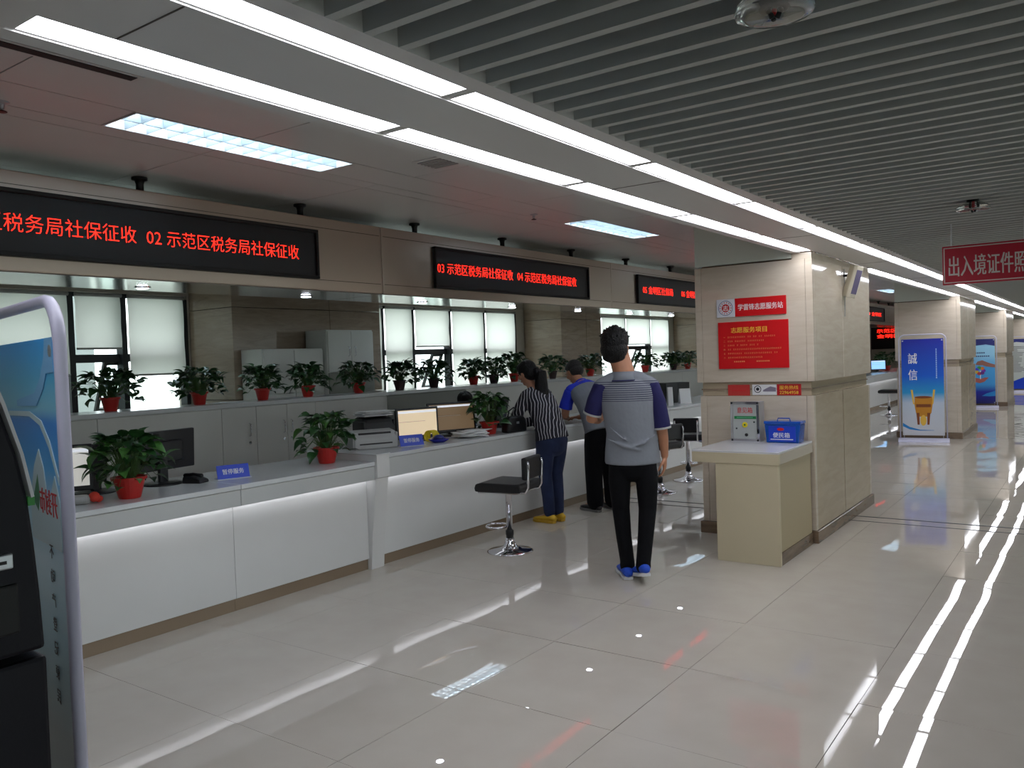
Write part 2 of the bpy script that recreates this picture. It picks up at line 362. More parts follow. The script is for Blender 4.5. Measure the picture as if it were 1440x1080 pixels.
for i in range(8):
    for j in range(-3, 34):
        o = bpy.data.objects.new('tile', TM); C.objects.link(o); o.parent = floor
        o.location = (-4.8+TS*(i+0.5), 2.146+TS*(j+0.5), 0); o.rotation_euler = (rnd.gauss(0, 0.0010), rnd.gauss(0, 0.0010), 0)
rest = MB().box(1.482, 5.5, -5, 34, -0.01, 0); rest.box(-9.0, -4.802, -5, 34, -0.01, 0); rest.box(-4.8, 1.48, 28.84, 34, -0.01, 0); rest.box(-4.8, 1.48, -5, -0.212, -0.01, 0)
tag(rest.build('tile_field', M_floor, floor), kind='stuff')
tj = box('trim_1', M_black, None, -4.5, 5.4, 7.895, 7.915, 0, 0.003); struct(tj, 'dark floor expansion joint line passing the near marble column')
box('joint_line', M_black, tj, -4.5, 5.4, 7.685, 7.697, 0, 0.0025)
wr = MB(); wr.box(5.5, 5.7, -5, 34, 0, 0.5); wr.box(5.5, 5.7, -5, 34, 2.6, 3.0)
for k in range(14): wr.box(5.5, 5.7, -5+2.9*k, -5+2.9*k+1.6, 0.5, 2.6)  # gaps between these piers are added openings that bring daylight fill
struct(wr.build('wall_right', M_wall, None), 'unseen right wall with openings added to let in daylight')
struct(box('wall_back', M_wall, None, -9.2, 5.7, -5.2, -5, 0, 3.0), 'plain wall behind the camera side')
gw = MB(); gw.box(5.59, 5.6, -5, 34, 0.5, 2.6); struct(gw.build('window_5', M_glass, None), 'glass added over the daylight openings of the unseen right wall')  # out-of-view glass, added with the daylight openings
struct(box('trim_3', M_lawn, None, 5.9, 100, -5.3, 120, -0.5, -0.3), 'pale paving outside the far side')
struct(box('wall_far', M_wall, None, -9.2, 5.7, 34, 34.2, 0, 3.0), 'end wall far down the hall')

# ceiling slab, soffit, slats, panels
ceil = box('ceiling', M_void, None, -9.2, 5.7, -5.2, 34.2, 2.86, 3.0); struct(ceil, 'hall ceiling of grey slats and aluminium panels')
sm = MB().box(-0.014, 0.014, 0, 1, 0, 0.10)
SLX0, SLX1 = -1.37, 5.45
def slat_mesh():
    me = MB().box(SLX0, SLX1, -0.014, 0.014, 0, 0.105).mesh('slat'); me.materials.append(M_slat); return me
SM = slat_mesh()
for k in range(-10, 282):
    o = bpy.data.objects.new('slat', SM); C.objects.link(o); o.parent = ceil; o.location = (0, 1.731+0.1162*k, 2.31)
TROFS = [(-3.61, 2.695+4.02*q) for q in range(7)]; TROF_FILL = [(-6.9, 1.2+3.6*q) for q in range(8)]  # second row: unseen lamps added to brighten the staff area
def panel_mesh(xa, xb, L_):
    me = MB().box(xa+0.003, xb-0.003, 0.003, L_-0.003, 0, 0.02).mesh('ceiling_panel'); me.materials.append(M_alu); return me
for xa, xb in ((-2.95, -2.0), (-3.46, -2.95), (-3.90, -3.76), (-4.85, -3.9), (-5.9, -4.85), (-6.75, -5.9), (-8.98, -7.05)):
    me = panel_mesh(xa, xb, 1.2)
    for j in range(-4, 26):
        o = bpy.data.objects.new('ceiling_panel', me); C.objects.link(o); o.parent = ceil; o.location = (0, 0.25+1.2*j, 2.70)
for (xa, xb), tr in (((-3.76, -3.46), TROFS), ((-7.05, -6.75), TROF_FILL)):
    y_ = -4.55
    for (_, yc) in tr+[(0, 99)]:
        e_ = min(yc-0.66, 31.4); k_ = max(1, round((e_-y_)/1.35)); me = panel_mesh(xa, xb, (e_-y_)/k_)
        for q_ in range(k_):
            o = bpy.data.objects.new('ceiling_panel', me); C.objects.link(o); o.parent = ceil; o.location = (0, y_+(e_-y_)/k_*q_, 2.70)
        y_ = yc+0.66
sof = MB()
SX0, SX1 = -2.0, -1.37
GI0, GI1, GR0, GR1 = -1.942, -1.822, -1.545, -1.437
sof.box(SX0, GI0, -5, 34, 2.31, 2.34); sof.box(GI1, GR0, -5, 34, 2.31, 2.34); sof.box(GR1, SX1, -5, 34, 2.31, 2.34)
sof.box(SX0, SX0+0.02, -5, 34, 2.34, 2.86); sof.box(SX1-0.02, SX1, -5, 34, 2.34, 2.5)
sof.box(SX0, SX1, -5, 34, 2.40, 2.42)
so = sof.build('trim_2', M_soffit, None); struct(so, 'painted ceiling soffit band holding two rows of strip lights')
for j in range(-2, 14):
    MB().box(GI1+0.005, GR0-0.005, 1.03+2.33*j-0.002, 1.03+2.33*j+0.002, 2.3085, 2.3105).build('joint_line', M_grout, so)
# strip lights
cols_y = [(6.65, 8.6), (15.0, 16.95), (22.9, 24.85), (31.0, 32.95)]
def light_panel(x0, x1, y0, y1, label, group):
    t = thing('strip_light', label, 'ceiling light', ((x0+x1)/2, (y0+y1)/2, 2.315), 0, group)
    a, b = (x1-x0)/2-0.002, (y1-y0)/2-0.002
    f = MB(); f.box(-a, a, -b, -b+0.018, -0.001, 0.03); f.box(-a, a, b-0.018, b, -0.001, 0.03); f.box(-a, -a+0.004, -b+0.014, b-0.014, 0, 0.03); f.box(a-0.004, a, -b+0.014, b-0.014, 0, 0.03)
    f.build('frame', M_soffit, t)
    MB().box(-a+0.004, a-0.004, -b+0.018, b-0.018, 0.006, 0.02).build('diffuser', M_strip, t)
PL = 1.166
n = 0
for k in range(-1, 27):
    y0 = 0.695+PL*k
    light_panel(GR0, GR1, y0, y0+PL, '%s light panel of the strip row beside the ceiling slats' % ORD[n], 'strip lights beside the slats'); n += 1
n = 0; y0 = 0.845
for seg in ((0.845, 6.62), (8.62, 14.97), (16.97, 22.87), (24.87, 30.9)):
    m_ = max(1, round((seg[1]-seg[0])/PL)); L_ = (seg[1]-seg[0])/m_
    for q in range(m_):
        light_panel(GI0, GI1, seg[0]+L_*q, seg[0]+L_*(q+1), '%s light panel of the strip row that meets the columns' % ORD[n], 'strip lights meeting the columns'); n += 1
box('strip_end', M_soffit, so, GI0, GI1, -5, 0.845, 2.311, 2.335)
# troffers
def troffer(xc, yc, label, group):
    t = thing('recessed_light', label, 'ceiling light', (xc, yc, 2.70), 0, group); a, b = 0.148, 0.658
    f = MB()
    for z0, z1, e in ((-0.003, 0.10, 0.010),): f.box(-a, a, -b, -b+e, z0, z1); f.box(-a, a, b-e, b, z0, z1); f.box(-a, -a+e, -b+e, b-e, z0, z1); f.box(a-e, a, -b+e, b-e, z0, z1)
    f.build('frame', M_soffit, t)
    MB().box(-a+0.01, a-0.01, -b+0.01, b-0.01, 0.096, 0.10).build('reflector_tray', M_louv, t)
    for sx in (-0.068, 0.068): MB().sweep([(sx, -b+0.03, 0.075), (sx, b-0.03, 0.075)], [0.0125, 0.0125], 10, caps=False).build('tube_lamp', M_trof, t, smooth=True)
    l = MB()
    for q in range(1, 12):
        yy = -b+2*b*q/12
        for (u0, u1) in ((-a+0.01, -0.006), (0.006, a-0.01)): l.prism([(u0, 0.0), (u1, 0.0), (u1, 0.05), ((u0+u1)/2, 0.02), (u0, 0.05)], yy-0.002, yy+0.002, 'y')
    l.box(-0.004, 0.004, -b+0.01, b-0.01, 0.0, 0.055)
    l.build('louvre', M_louv, t)
for q, (x, y) in enumerate(TROFS): troffer(x, y, '%s recessed louvred light from the camera in the aluminium ceiling' % ORD[q], 'recessed grid lights over the counter')
for q, (x, y) in enumerate(TROF_FILL): troffer(x, y, '%s unseen louvred fill light added over the staff area behind the fascia' % ORD[q], 'added fill lights over the staff area')
# slots, vent, sprinklers
t = thing('ceiling_vent', 'long black slot diffuser beside the near end of the strip lights', 'vent', (-3.06, 1.1, 2.70))
MB().box(-0.04, 0.04, -0.75, 0.72, -0.006, 0).build('frame', M_soffit, t); MB().box(-0.024, 0.024, -0.74, 0.70, -0.008, -0.003).build('slot', M_blackm, t)
t = thing('ceiling_vent', 'short black slot diffuser beside the second recessed light', 'vent', (-2.95, 6.35, 2.70))
MB().box(-0.04, 0.04, -0.55, 0.55, -0.006, 0).build('frame', M_soffit, t); MB().box(-0.018, 0.018, -0.53, 0.53, -0.008, -0.003).build('slot', M_blackm, t)
t = thing('ceiling_vent', 'small square grey grille between the two near recessed lights', 'vent', (-3.1, 3.66, 2.70))
MB().box(-0.1, 0.1, -0.11, 0.11, -0.006, 0).build('frame', M_soffit, t)
g = MB()
for q in range(6): g.box(-0.085, 0.085, -0.085+q*0.03, -0.07+q*0.03, -0.012, -0.005)
g.build('grille', M_greyp, t)
for x, y, lab in ((-3.68, 5.5, 'small dark sprinkler head beyond the square grille'), (-3.73, 1.6, 'small dark sprinkler head near the first recessed light')):
    t = thing('sprinkler', lab, 'sprinkler', (x, y, 2.70)); MB().lathe([(0.03, 0), (0.03, -0.006), (0.012, -0.01), (0.009, -0.03), (0.004, -0.035)], n=12).build('body', M_silver, t)
    MB().lathe([(0.004, -0.034), (0.02, -0.04), (0.02, -0.043), (0.002, -0.044)], n=12).build('deflector', M_black, t)
# glass dish lamps under slats
for x, y, lab in ((-0.555, 1.77, 'round glass dish lamp hanging near the camera under the slats'), (-0.55, 5.05, 'round glass dish lamp hanging further off above the red sign')):
    t = thing('dish_lamp', lab, 'ceiling lamp', (x, y, 2.31))
    MB().lathe([(0.028, 0.05), (0.032, 0.0), (0.03, -0.012), (0.018, -0.016)], n=16).build('socket', M_blackm, t, smooth=True)
    MB().lathe([(0.02, -0.006), (0.05, -0.012), (0.078, -0.03), (0.083, -0.046), (0.08, -0.05), (0.06, -0.052), (0.02, -0.054)], n=32, cap=False).build('dish', mat('lamp_glass', (225, 228, 226), rough=0.03, trans=0.92), t, smooth=True)
    b_ = MB()
    for k in range(3):
        a = k*2.094; b_.tube([(0.012*math.cos(a), 0.012*math.sin(a), -0.012), (0.016*math.cos(a), 0.016*math.sin(a), -0.038), (0.006*math.cos(a), 0.006*math.sin(a), -0.060)], 0.0055, 8)
    b_.build('bulb', M_blackm, t, smooth=True)
    MB().lathe([(0.005, -0.014), (0.006, -0.052)], n=8).build('bulb_core', M_red, t)

# ------------------------------------------------------------------ marble columns
def column(x0, x1, y0, y1, label, rear_seam=True):
    t = bpy.data.objects.new('column', None); C.objects.link(t); struct(t, label)
    X, Y = x1-x0, y1-y0
    t.location = (x0, y0, 0)
    box('core', M_skirt, t, 0.05, X-0.05, 0.05, Y-0.05, 0, 2.70)
    box('head_band', mat('pale_green_grey_paint', (214, 218, 206), rough=0.6), t, 0.005, SX0-x0-0.001, 0.005, Y-0.005, 2.275, 2.70)
    box('head_band', M_marble, t, SX0-x0+0.001, X-0.004, 0.004, Y-0.004, 2.262, 2.309)
    # upper cladding: front/back faces, border strips proud of inset panels
    def face(ax, a, b, pos, sgn, z0, z1, nm, bd):
        # ax 'y': face normal along y at pos; spans a..b in x
        f = MB(); d = 0.05
        def slab(u0, u1, w0, w1, dep):
            lo, hi = (pos, pos+dep) if sgn < 0 else (pos-dep, pos)
            return (u0, u1, lo, hi, w0, w1) if ax == 'y' else (lo, hi, u0, u1, w0, w1)
        box(nm, M_marble, t, *slab(a, a+bd, z0, z1, d), bevel=0.003)
        box(nm, M_marble, t, *slab(b-bd, b, z0, z1, d), bevel=0.003)
        box(nm, M_marble, t, *slab(a+bd+0.002, b-bd-0.002, z0, z1, d-0.004) if sgn > 0 else [q + (0.004 if (i == (2 if ax == 'y' else 0)) else 0) for i, q in enumerate(slab(a+bd+0.002, b-bd-0.002, z0, z1, d))], bevel=0.002)
    zu0, zu1, zl0, zl1 = 1.29, 2.262, 0.10, 1.175
    face('y', 0, X, 0, -1, zu0, zu1, 'marble_panel', 0.055); face('y', 0.0, X, Y, 1, zu0, zu1, 'marble_panel', 0.055)
    face('y', 0.02, X-0.012, 0.012, -1, zl0, zl1, 'marble_panel', 0.055); face('y', 0.02, X-0.012, Y-0.012, 1, zl0, zl1, 'marble_panel', 0.055)
    mid = Y*0.47
    for pos, sg in ((X, 1), (0, -1)):
        for (a, b) in ((0.052, mid-0.006), (mid+0.006, Y-0.052)):
            lo, hi = (pos-0.05, pos) if sg > 0 else (pos, pos+0.05)
            box('marble_panel', M_marble, t, lo, hi, a, b, zu0, zu1, bevel=0.003)
            lo, hi = (pos-0.062, pos-0.012) if sg > 0 else (pos+0.02, pos+0.06)
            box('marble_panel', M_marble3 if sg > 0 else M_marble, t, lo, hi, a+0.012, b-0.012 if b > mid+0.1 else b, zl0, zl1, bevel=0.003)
    # recessed band and skirting
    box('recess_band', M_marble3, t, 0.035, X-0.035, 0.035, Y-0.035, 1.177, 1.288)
    box('band_moulding', M_marble2, t, 0.026, X-0.026, 0.026, Y-0.026, 1.225, 1.236)
    box('skirting', M_skirt, t, -0.004, X+0.006, -0.004, Y+0.006, 0.0, 0.098, bevel=0.004)
    return t
labs = ['beige marble column with red notices and a desk in front', 'beige marble column behind the bronze vessel banner', 'beige marble column behind the two hands banner', 'farthest beige marble column of the row']
for (a, b), lb in zip(cols_y, labs): column(-2.82, -1.84, a, b, lb)

# ------------------------------------------------------------------ window wall
WX = -9.0
wl = MB()
wl.box(WX-0.25, WX, -5, 34, 0, 1.0); wl.box(WX-0.25, WX, -5, 34, 2.445, 2.74)
wins = [(0.9, 5.83, [1.7, 2.6, 3.5, 4.44, 5.03]), (8.2, 12.72, [9.16, 9.85, 10.775, 11.73]), (15.0, 19.5, [15.95, 17.1, 18.4]), (22.0, 26.6, [23.2, 24.3, 25.4])]
gaps = [(-5, 0.9), (5.83, 8.2), (12.72, 15.0), (19.5, 22.0), (26.6, 34)]
for a, b in gaps: wl.box(WX-0.25, WX, a, b, 1.0, 2.445)
struct(wl.build('wall_left', M_wall, None), 'window wall behind the staff area')
for k, (a, b) in enumerate(((5.85, 8.24), (12.97, 14.45), (19.75, 21.4), (26.8, 28.5))):
    t = bpy.data.objects.new('pilaster', None); C.objects.link(t); struct(t, '%s brown marble pier between the windows' % ORD[k]); t.location = (-8.99, a, 0)
    L_ = b-a
    for (z0, z1) in ((0.0, 1.18), (1.186, 2.26), (2.266, 2.69)):
        box('marble_panel', M_marble2, t, 0, 0.84, 0, L_*0.62-0.003, z0, z1, bevel=0.003); box('marble_panel', M_marble2, t, 0, 0.84, L_*0.62+0.003, L_, z0, z1, bevel=0.003)
blinds = {0: [(0.95, 1.65, 1.15), (1.75, 2.55, 1.3), (2.65, 3.45, 1.5), (3.55, 4.40, 1.55), (4.48, 4.99, 1.83), (5.07, 5.80, 1.52)],
          1: [(8.25, 9.11, 1.05), (9.2, 9.81, 1.05), (9.89, 10.74, 1.81), (10.82, 11.70, 1.05), (11.77, 12.68, 1.05)],
          2: [(15.05, 15.9, 1.62), (16.0, 17.05, 1.62), (17.15, 18.35, 1.80), (18.45, 19.45, 1.05)],
          3: [(22.1, 23.1, 1.3), (23.3, 24.2, 1.05), (24.4, 25.3, 1.05), (25.5, 26.5, 1.05)]}
wn = ['nearest window of the window wall beside the banner stand', 'window behind the two people at the counter', 'window behind the walking man', 'far window of the window wall']
nb = 0
for k, (a, b, mull) in enumerate(wins):
    f = MB(); xw = WX-0.10
    f.box(xw-0.03, xw+0.03, a, b, 1.0, 1.05); f.box(xw-0.03, xw+0.03, a, b, 2.40, 2.445)
    edges = [a]+mull+[b]
    wi = f.build('window_%d' % (k+1), M_frame, None); struct(wi, wn[k])
    for m_ in [a+0.02]+mull+[b-0.02]: box('mullion', M_frame, wi, xw-0.03, xw+0.098, m_-0.032, m_+0.032, 1.05, 2.40)
    for (p, q) in zip(edges[:-1], edges[1:]):
        box('transom', M_frame, wi, xw-0.025, xw+0.035, p+0.026, q-0.026, 1.67, 1.76)
        MB().box(xw-0.004, xw, p+0.02, q-0.02, 1.04, 1.68).build('pane', M_glass, wi); MB().box(xw-0.004, xw, p+0.02, q-0.02, 1.75, 2.41).build('pane', M_glass, wi)
    for (p, q), (_, _, zb) in zip([(u_+0.036, v_-0.036) for u_, v_ in zip([a+0.02]+mull, mull+[b-0.02])], blinds[k]):
        t = thing('roller_blind', '%s white roller blind along the window wall%s' % (ORD[nb], ', pulled half up' if zb > 1.7 else ', let down'), 'blind', (WX+0.014, (p+q)/2, zb), 0, 'roller blinds'); nb += 1
        h = (q-p)/2; sk = 0.0
        sh = MB(); N = 8
        for i in range(N+1):
            z = (2.40-zb)*i/N
            for yy in (-h+0.006, h-0.006): sh.v.append((0.006*math.sin(i*1.3), yy, z))
        sh.f = [(2*i, 2*i+1, 2*i+3, 2*i+2) for i in range(N)]
        o = sh.build('fabric', M_blind, t, smooth=True)
        MB().sweep([(0.016, -h, 2.415-zb), (0.016, h, 2.415-zb)], [0.022, 0.022], 12, caps=False).build('roller', M_greyp, t, smooth=True)
        box('bottom_bar', M_greyp, t, -0.008, 0.008, -h+0.004, h-0.004, -0.018, 0.004)
# opened window sash seen in two windows
for y, lab in ((10.45, 'black open window sash tilted out behind the blinds'), (17.9, 'black open window sash tilted out in the window behind the walking man'), (4.86, 'black open window sash behind the nearest potted plants')):
    t = thing('open_sash', lab, 'window sash', (WX-0.13, y, 1.06), 0)
    f = MB(); Mx = Matrix.Translation((0, 0, 0.62)) @ Matrix.Rotation(R_(24), 4, 'Y')
    for bb in ((-0.02, 0.02, -0.02, 0.02, -0.62, 0), (-0.02, 0.02, 0.22, 0.26, -0.62, 0), (-0.02, 0.02, 0.02, 0.22, -0.04, 0), (-0.02, 0.02, 0.02, 0.22, -0.62, -0.58)): f.box(*bb, M=Mx)
    f.build('frame', M_frame, t); MB().box(-0.003, 0.003, 0.02, 0.22, -0.6, -0.02, M=Mx).build('pane', M_glass, t)
# outside
tag(box('office_block', M_build, None, -30, -13, -30, 6.75, -0.4, 6.5), 'pale grey building seen outside the nearest window', 'building')
struct(box('ground', M_lawn, None, -140, -9.3, -60, 120, -0.5, -0.3), 'pale ground outside the windows')

# ------------------------------------------------------------------ steel fascia with LED boards
fa = bpy.data.objects.new('fascia', None); C.objects.link(fa); struct(fa, 'brushed steel fascia beam hanging over the counter')
FX0, FX1 = -5.12, -4.5
ys = [-4.9, -1.3, 1.0, 4.6, 8.25, 12.0, 15.75, 19.5, 23.2, 27.0, 33.9]
for a, b in zip(ys[:-1], ys[1:]):
    m_ = MB(); m_.box(FX0, FX1, a+0.002, b-0.002, 2.085, 2.60); m_.build('steel_panel', M_steel, fa, bevel=0.006)
    MB().box(FX0+0.01, FX1-0.01, a+0.003, b-0.003, 2.081, 2.0845).build('underside_plate', M_mirror, fa)
    MB().box(FX1-0.002, FX1+0.0008, a+0.02, b-0.02, 2.157, 2.161).build('joint_line', M_grout, fa); MB().box(FX1-0.002, FX1+0.0008, a+0.02, b-0.02, 2.527, 2.531).build('joint_line', M_grout, fa)
for k in range(-1, 22):
    y = 2.72+1.2*k if k < 3 else 5.1+1.25*(k-2)
    p = MB(); p.lathe([(0.045, 2.70), (0.045, 2.685), (0.028, 2.68), (0.022, 2.66), (0.022, 2.60)], (-4.62, y, 0), n=12); p.build('hanger_post', M_black, fa, smooth=True)
boards = [(1.34, 3.95, [('01 示范区税务局社保征收', 1.47, 2.605), ('02 示范区税务局社保征收', 2.67, 3.78)], 'LED board with red window characters nearest the banner stand'),
          (5.20, 7.72, [('03 示范区税务局社保征收', 5.24, 6.32), ('04 示范区税务局社保征收', 6.395, 7.47)], 'LED board with red window characters above the two leaning people'),
          (8.87, 11.4, [('05 金明区社保局', 9.02, 9.875), ('06 金明区社保局', 10.14, 11.0)], 'LED board with red window characters cut off by the near column'),
          (12.55, 15.05, [('07 金明区社保局', 12.7, 13.56)], 'LED board on the fascia behind the near marble column'),
          (16.2, 18.75, [('08 金明区社保局', 16.4, 17.3)], 'second LED board on the fascia behind the near marble column'),
          (20.0, 22.6, [('09 金明区', 20.7, 22.3)], 'small far LED board on the fascia seen past the near column')]
for a, b, tx, lab in boards:
    t = thing('led_board', lab, 'LED sign', (-4.5, (a+b)/2, 2.333), 0, 'LED boards on the fascia'); h = (b-a)/2
    box('screen', M_led, t, -0.02, 0.012, -h+0.02, h-0.02, -0.15, 0.15)
    f = MB(); f.box(-0.02, 0.03, -h, h, 0.15, 0.172); f.box(-0.02, 0.03, -h, h, -0.172, -0.15); f.box(-0.02, 0.03, -h, -h+0.02, -0.15, 0.15); f.box(-0.02, 0.03, h-0.02, h, -0.15, 0.15)
    f.build('bezel', M_blackm, t, bevel=0.003)
    for s, y0, y1 in tx: text(s, y1-y0, 0.094, M_ledtxt, t, (0.0125, (y0+y1)/2-(a+b)/2, 0.0), 'px', 0.001, name='led_lettering', bold=-0.012)
for k, y in enumerate((2.87, 4.18, 5.5, 6.87, 8.17, 9.45, 10.7, 12.0, 13.3, 14.6)):
    t = thing('downlight', '%s small round downlight under the steel fascia' % ORD[k], 'ceiling light', (-4.9, y, 2.081), 0, 'downlights under the fascia')
    MB().lathe([(0.05, 0), (0.05, -0.006), (0.036, -0.007)], n=16).build('trim_ring', M_chrome, t, smooth=False)
    MB().lathe([(0.034, -0.0065), (0.034, -0.009)], n=16).build('lens', M_down, t)
# big LED wall board at the end
t = thing('led_wall_board', 'wide LED board with red lines on the far end wall', 'LED sign', (-5.6, 33.9, 1.85))
box('screen', M_blackm, t, -1.6, 1.6, -0.05, 0.08, -0.42, 0.42, bevel=0.01)
for i, s in enumerate(('示范区税务局社保征收窗口', '金明区社保局服务大厅')): text(s, 2.9, 0.15, M_ledtxt, t, (0.05, -0.052, 0.27-0.2*i), 'ny', 0.001, name='led_lettering')

# ------------------------------------------------------------------ counter
def counter(y0, y1, ztop, label, seams):
    t = thing('service_counter', label, 'counter', (-4.5, y0, 0)); L_ = y1-y0; d = ztop-0.82
    cuts = [0]+[s-y0 for s in seams]+[L_]
    for a, b in zip(cuts[:-1], cuts[1:]):
        box('top_board', M_ctop, t, -0.68, 0.10, a+0.0015, b-0.0015, ztop-0.03, ztop, bevel=0.004)
        box('apron_panel', M_apron, t, 0.052, 0.094, a+0.0015, b-0.0015, 0.685, ztop-0.033, bevel=0.003)
        box('front_panel', M_white, t, -0.04, 0.0, a+0.001, b-0.001, 0.082, ztop-0.04, bevel=0.002)
        box('kick_plate', M_kick, t, -0.04, -0.018, a+0.001, b-0.001, 0.0, 0.08)
        box('light_strip', M_lip, t, 0.046, 0.051, a+0.01, b-0.01, 0.692, 0.722)
        box('back_board', M_white, t, -0.66, -0.63, a+0.001, b-0.001, 0.0, ztop-0.03)
    box('end_board', M_white, t, -0.62, -0.046, 0.0, 0.03, 0.0, ztop-0.034); box('end_board', M_white, t, -0.62, -0.046, L_-0.03, L_, 0.0, ztop-0.034)
    return t
counter(-2.0, 4.344, 0.82, 'lower white service counter with glowing lip next to the banner stand', [-0.4, 0.8, 2.0, 3.17])
counter(4.476, 14.8, 0.865, 'higher white service counter where people lean', [7.0, 9.5, 12.0])
counter(14.85, 27.0, 0.865, 'far white service counter seen past the near marble column', [18.0, 21.0, 24.0])
t = thing('counter_pier', 'tapered white divider leg between the lower and higher counters', 'counter leg', (-4.5, 4.41, 0))
MB().prism([(-0.66, 0), (0.02, 0), (0.04, 0.25), (0.10, 0.69), (0.118, 0.70), (0.118, 0.868), (-0.66, 0.868)], -0.065, 0.065, 'y').build('leg_body', M_white, t)
box('leg_cap', M_ctop, t, -0.68, 0.122, -0.075, 0.075, 0.868, 0.876, bevel=0.002)

# ------------------------------------------------------------------ back cabinets
CX = -6.4
def handle(parent, y, z):
    MB().tube([(0.0, y, z-0.06), (0.022, y, z-0.05), (0.022, y, z+0.05), (0.0, y, z+0.06)], 0.006, 8).build('handle', M_chrome, parent, smooth=True)
def cabinet(y0, y1, doors, label, m=M_cab, lock=None, hand=()):
    t = thing('low_cabinet', label, 'cabinet', (CX, y0, 0), 0, 'white low cabinets behind the counter'); L_ = y1-y0
    box('body', m, t, -0.42, -0.02, 0.001, L_-0.001, 0.0, 1.195)
    k = len(doors)+1; cuts = [0]+doors+[L_]
    for i in range(k):
        d = box('door' if hand else 'panel', m, t, -0.02, 0.0, cuts[i]+0.002, cuts[i+1]-0.002, 0.06, 1.19, bevel=0.002)
        for hi, hy in hand:
            if hi == i:
                handle(d, hy, 0.98)
                MB().lathe([(0.014, 0), (0.014, 0.006), (0.004, 0.008)], (0, hy, 0.86), n=12, M=Matrix.Rotation(R_(90), 4, 'Y')).build('lock', M_chrome, d)
    return t
cabinet(-1.0, 2.2, [1.1, 2.2], 'plain white low cabinet run starting left of the banner stand')
cabinet(2.2, 3.32, [], 'plain white low cabinet behind the white lit monitor')
cabinet(3.32, 4.44, [], 'plain white low cabinet behind the big black monitor')
cabinet(4.44, 4.81, [], 'narrow white low cabinet with one door, handle and lock', hand=[(0, 0.29)])
cabinet(4.81, 5.52, [0.355], 'white low cabinet with two doors and paired handles', hand=[(0, 0.31), (1, 0.40)])
cabinet(5.52, 6.54, [], 'plain white low cabinet ending beside the grey panel')
cabinet(6.54, 7.93, [], 'darker grey low cabinet behind the printers', m=M_cabgrey)
cabinet(7.93, 9.6, [], 'plain white low cabinet behind the seated clerk')
cabinet(9.6, 12.0, [1.2], 'white low cabinet behind the leaning man')
cabinet(12.0, 15.6, [1.2, 2.4], 'white low cabinet run behind the walking man')
cabinet(15.6, 26.0, [2, 4, 6, 8], 'far white low cabinet run seen past the near column')
for a, b, lb in ((-1.0, 6.54, 'pale ledge on top of the near cabinets carrying potted plants'), (6.545, 15.6, 'pale ledge on top of the middle cabinets carrying potted plants'), (15.605, 26.0, 'pale ledge on top of the far cabinets')):
    o = box('cabinet_ledge', M_ctop, None, CX-0.44, CX+0.02, a, b, 1.197, 1.235, bevel=0.003); tag(o, lb, 'ledge')
# tall lockers
def locker(x, y0, y1, z1, label, two):
    t = thing('tall_cabinet', label, 'cabinet', (x, y0, 0)); L_ = y1-y0
    box('body', M_cab, t, -0.40, -0.02, 0, L_, 0, z1, bevel=0.004); sp = 1.46 if two else 1.24
    for (a, b) in ((0.01, L_/2-0.003), (L_/2+0.003, L_-0.01)):
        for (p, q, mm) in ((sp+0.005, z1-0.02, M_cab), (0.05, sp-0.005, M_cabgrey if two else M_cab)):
            d = box('door', mm, t, -0.02, 0.0, a, b, p, q, bevel=0.002); yy = b-0.05 if a < 0.1 else a+0.05
            handle(d, yy, (p+q)/2 if p > 1 else q-0.15)
    return t
locker(-7.72, 5.93, 6.82, 1.76, 'shorter pale metal cabinet against the brown marble pier', False)
locker(-7.66, 6.84, 7.62, 1.985, 'taller pale metal cabinet with darker lower doors against the pier', True)

# ------------------------------------------------------------------ plants
def leaf_mesh(name, m):
    out = [(0.0, 0.05), (0.06, 0.28), (0.24, 0.40), (0.5, 0.33), (0.78, 0.15), (1.0, 0.0)]
    vs = [(x, 0, 0.10*math.sin(x*2.6)-0.28*x*x-0.02) for x, y in out]
    L_ = [(x, y, 0.10*math.sin(x*2.6)-0.28*x*x+0.22*y) for x, y in out[:-1]]; Rr = [(x, -y, z) for x, y, z in L_]
    n = len(out); V = vs+L_+Rr; F = []
    for i in range(n-2): F += [(i, i+1, n+i+1, n+i), (i, 2*n-1+i, 2*n+i, i+1)]
    F += [(n-2, n-1, 2*n-2), (n-2, 3*n-3, n-1)]
    me = bpy.data.meshes.new(name); me.from_pydata(V, [], F); me.materials.append(m)
    for p in me.polygons: p.use_smooth = True
    return me
LM = [leaf_mesh('leaf', M_leaf), leaf_mesh('leaf', M_leaf2)]
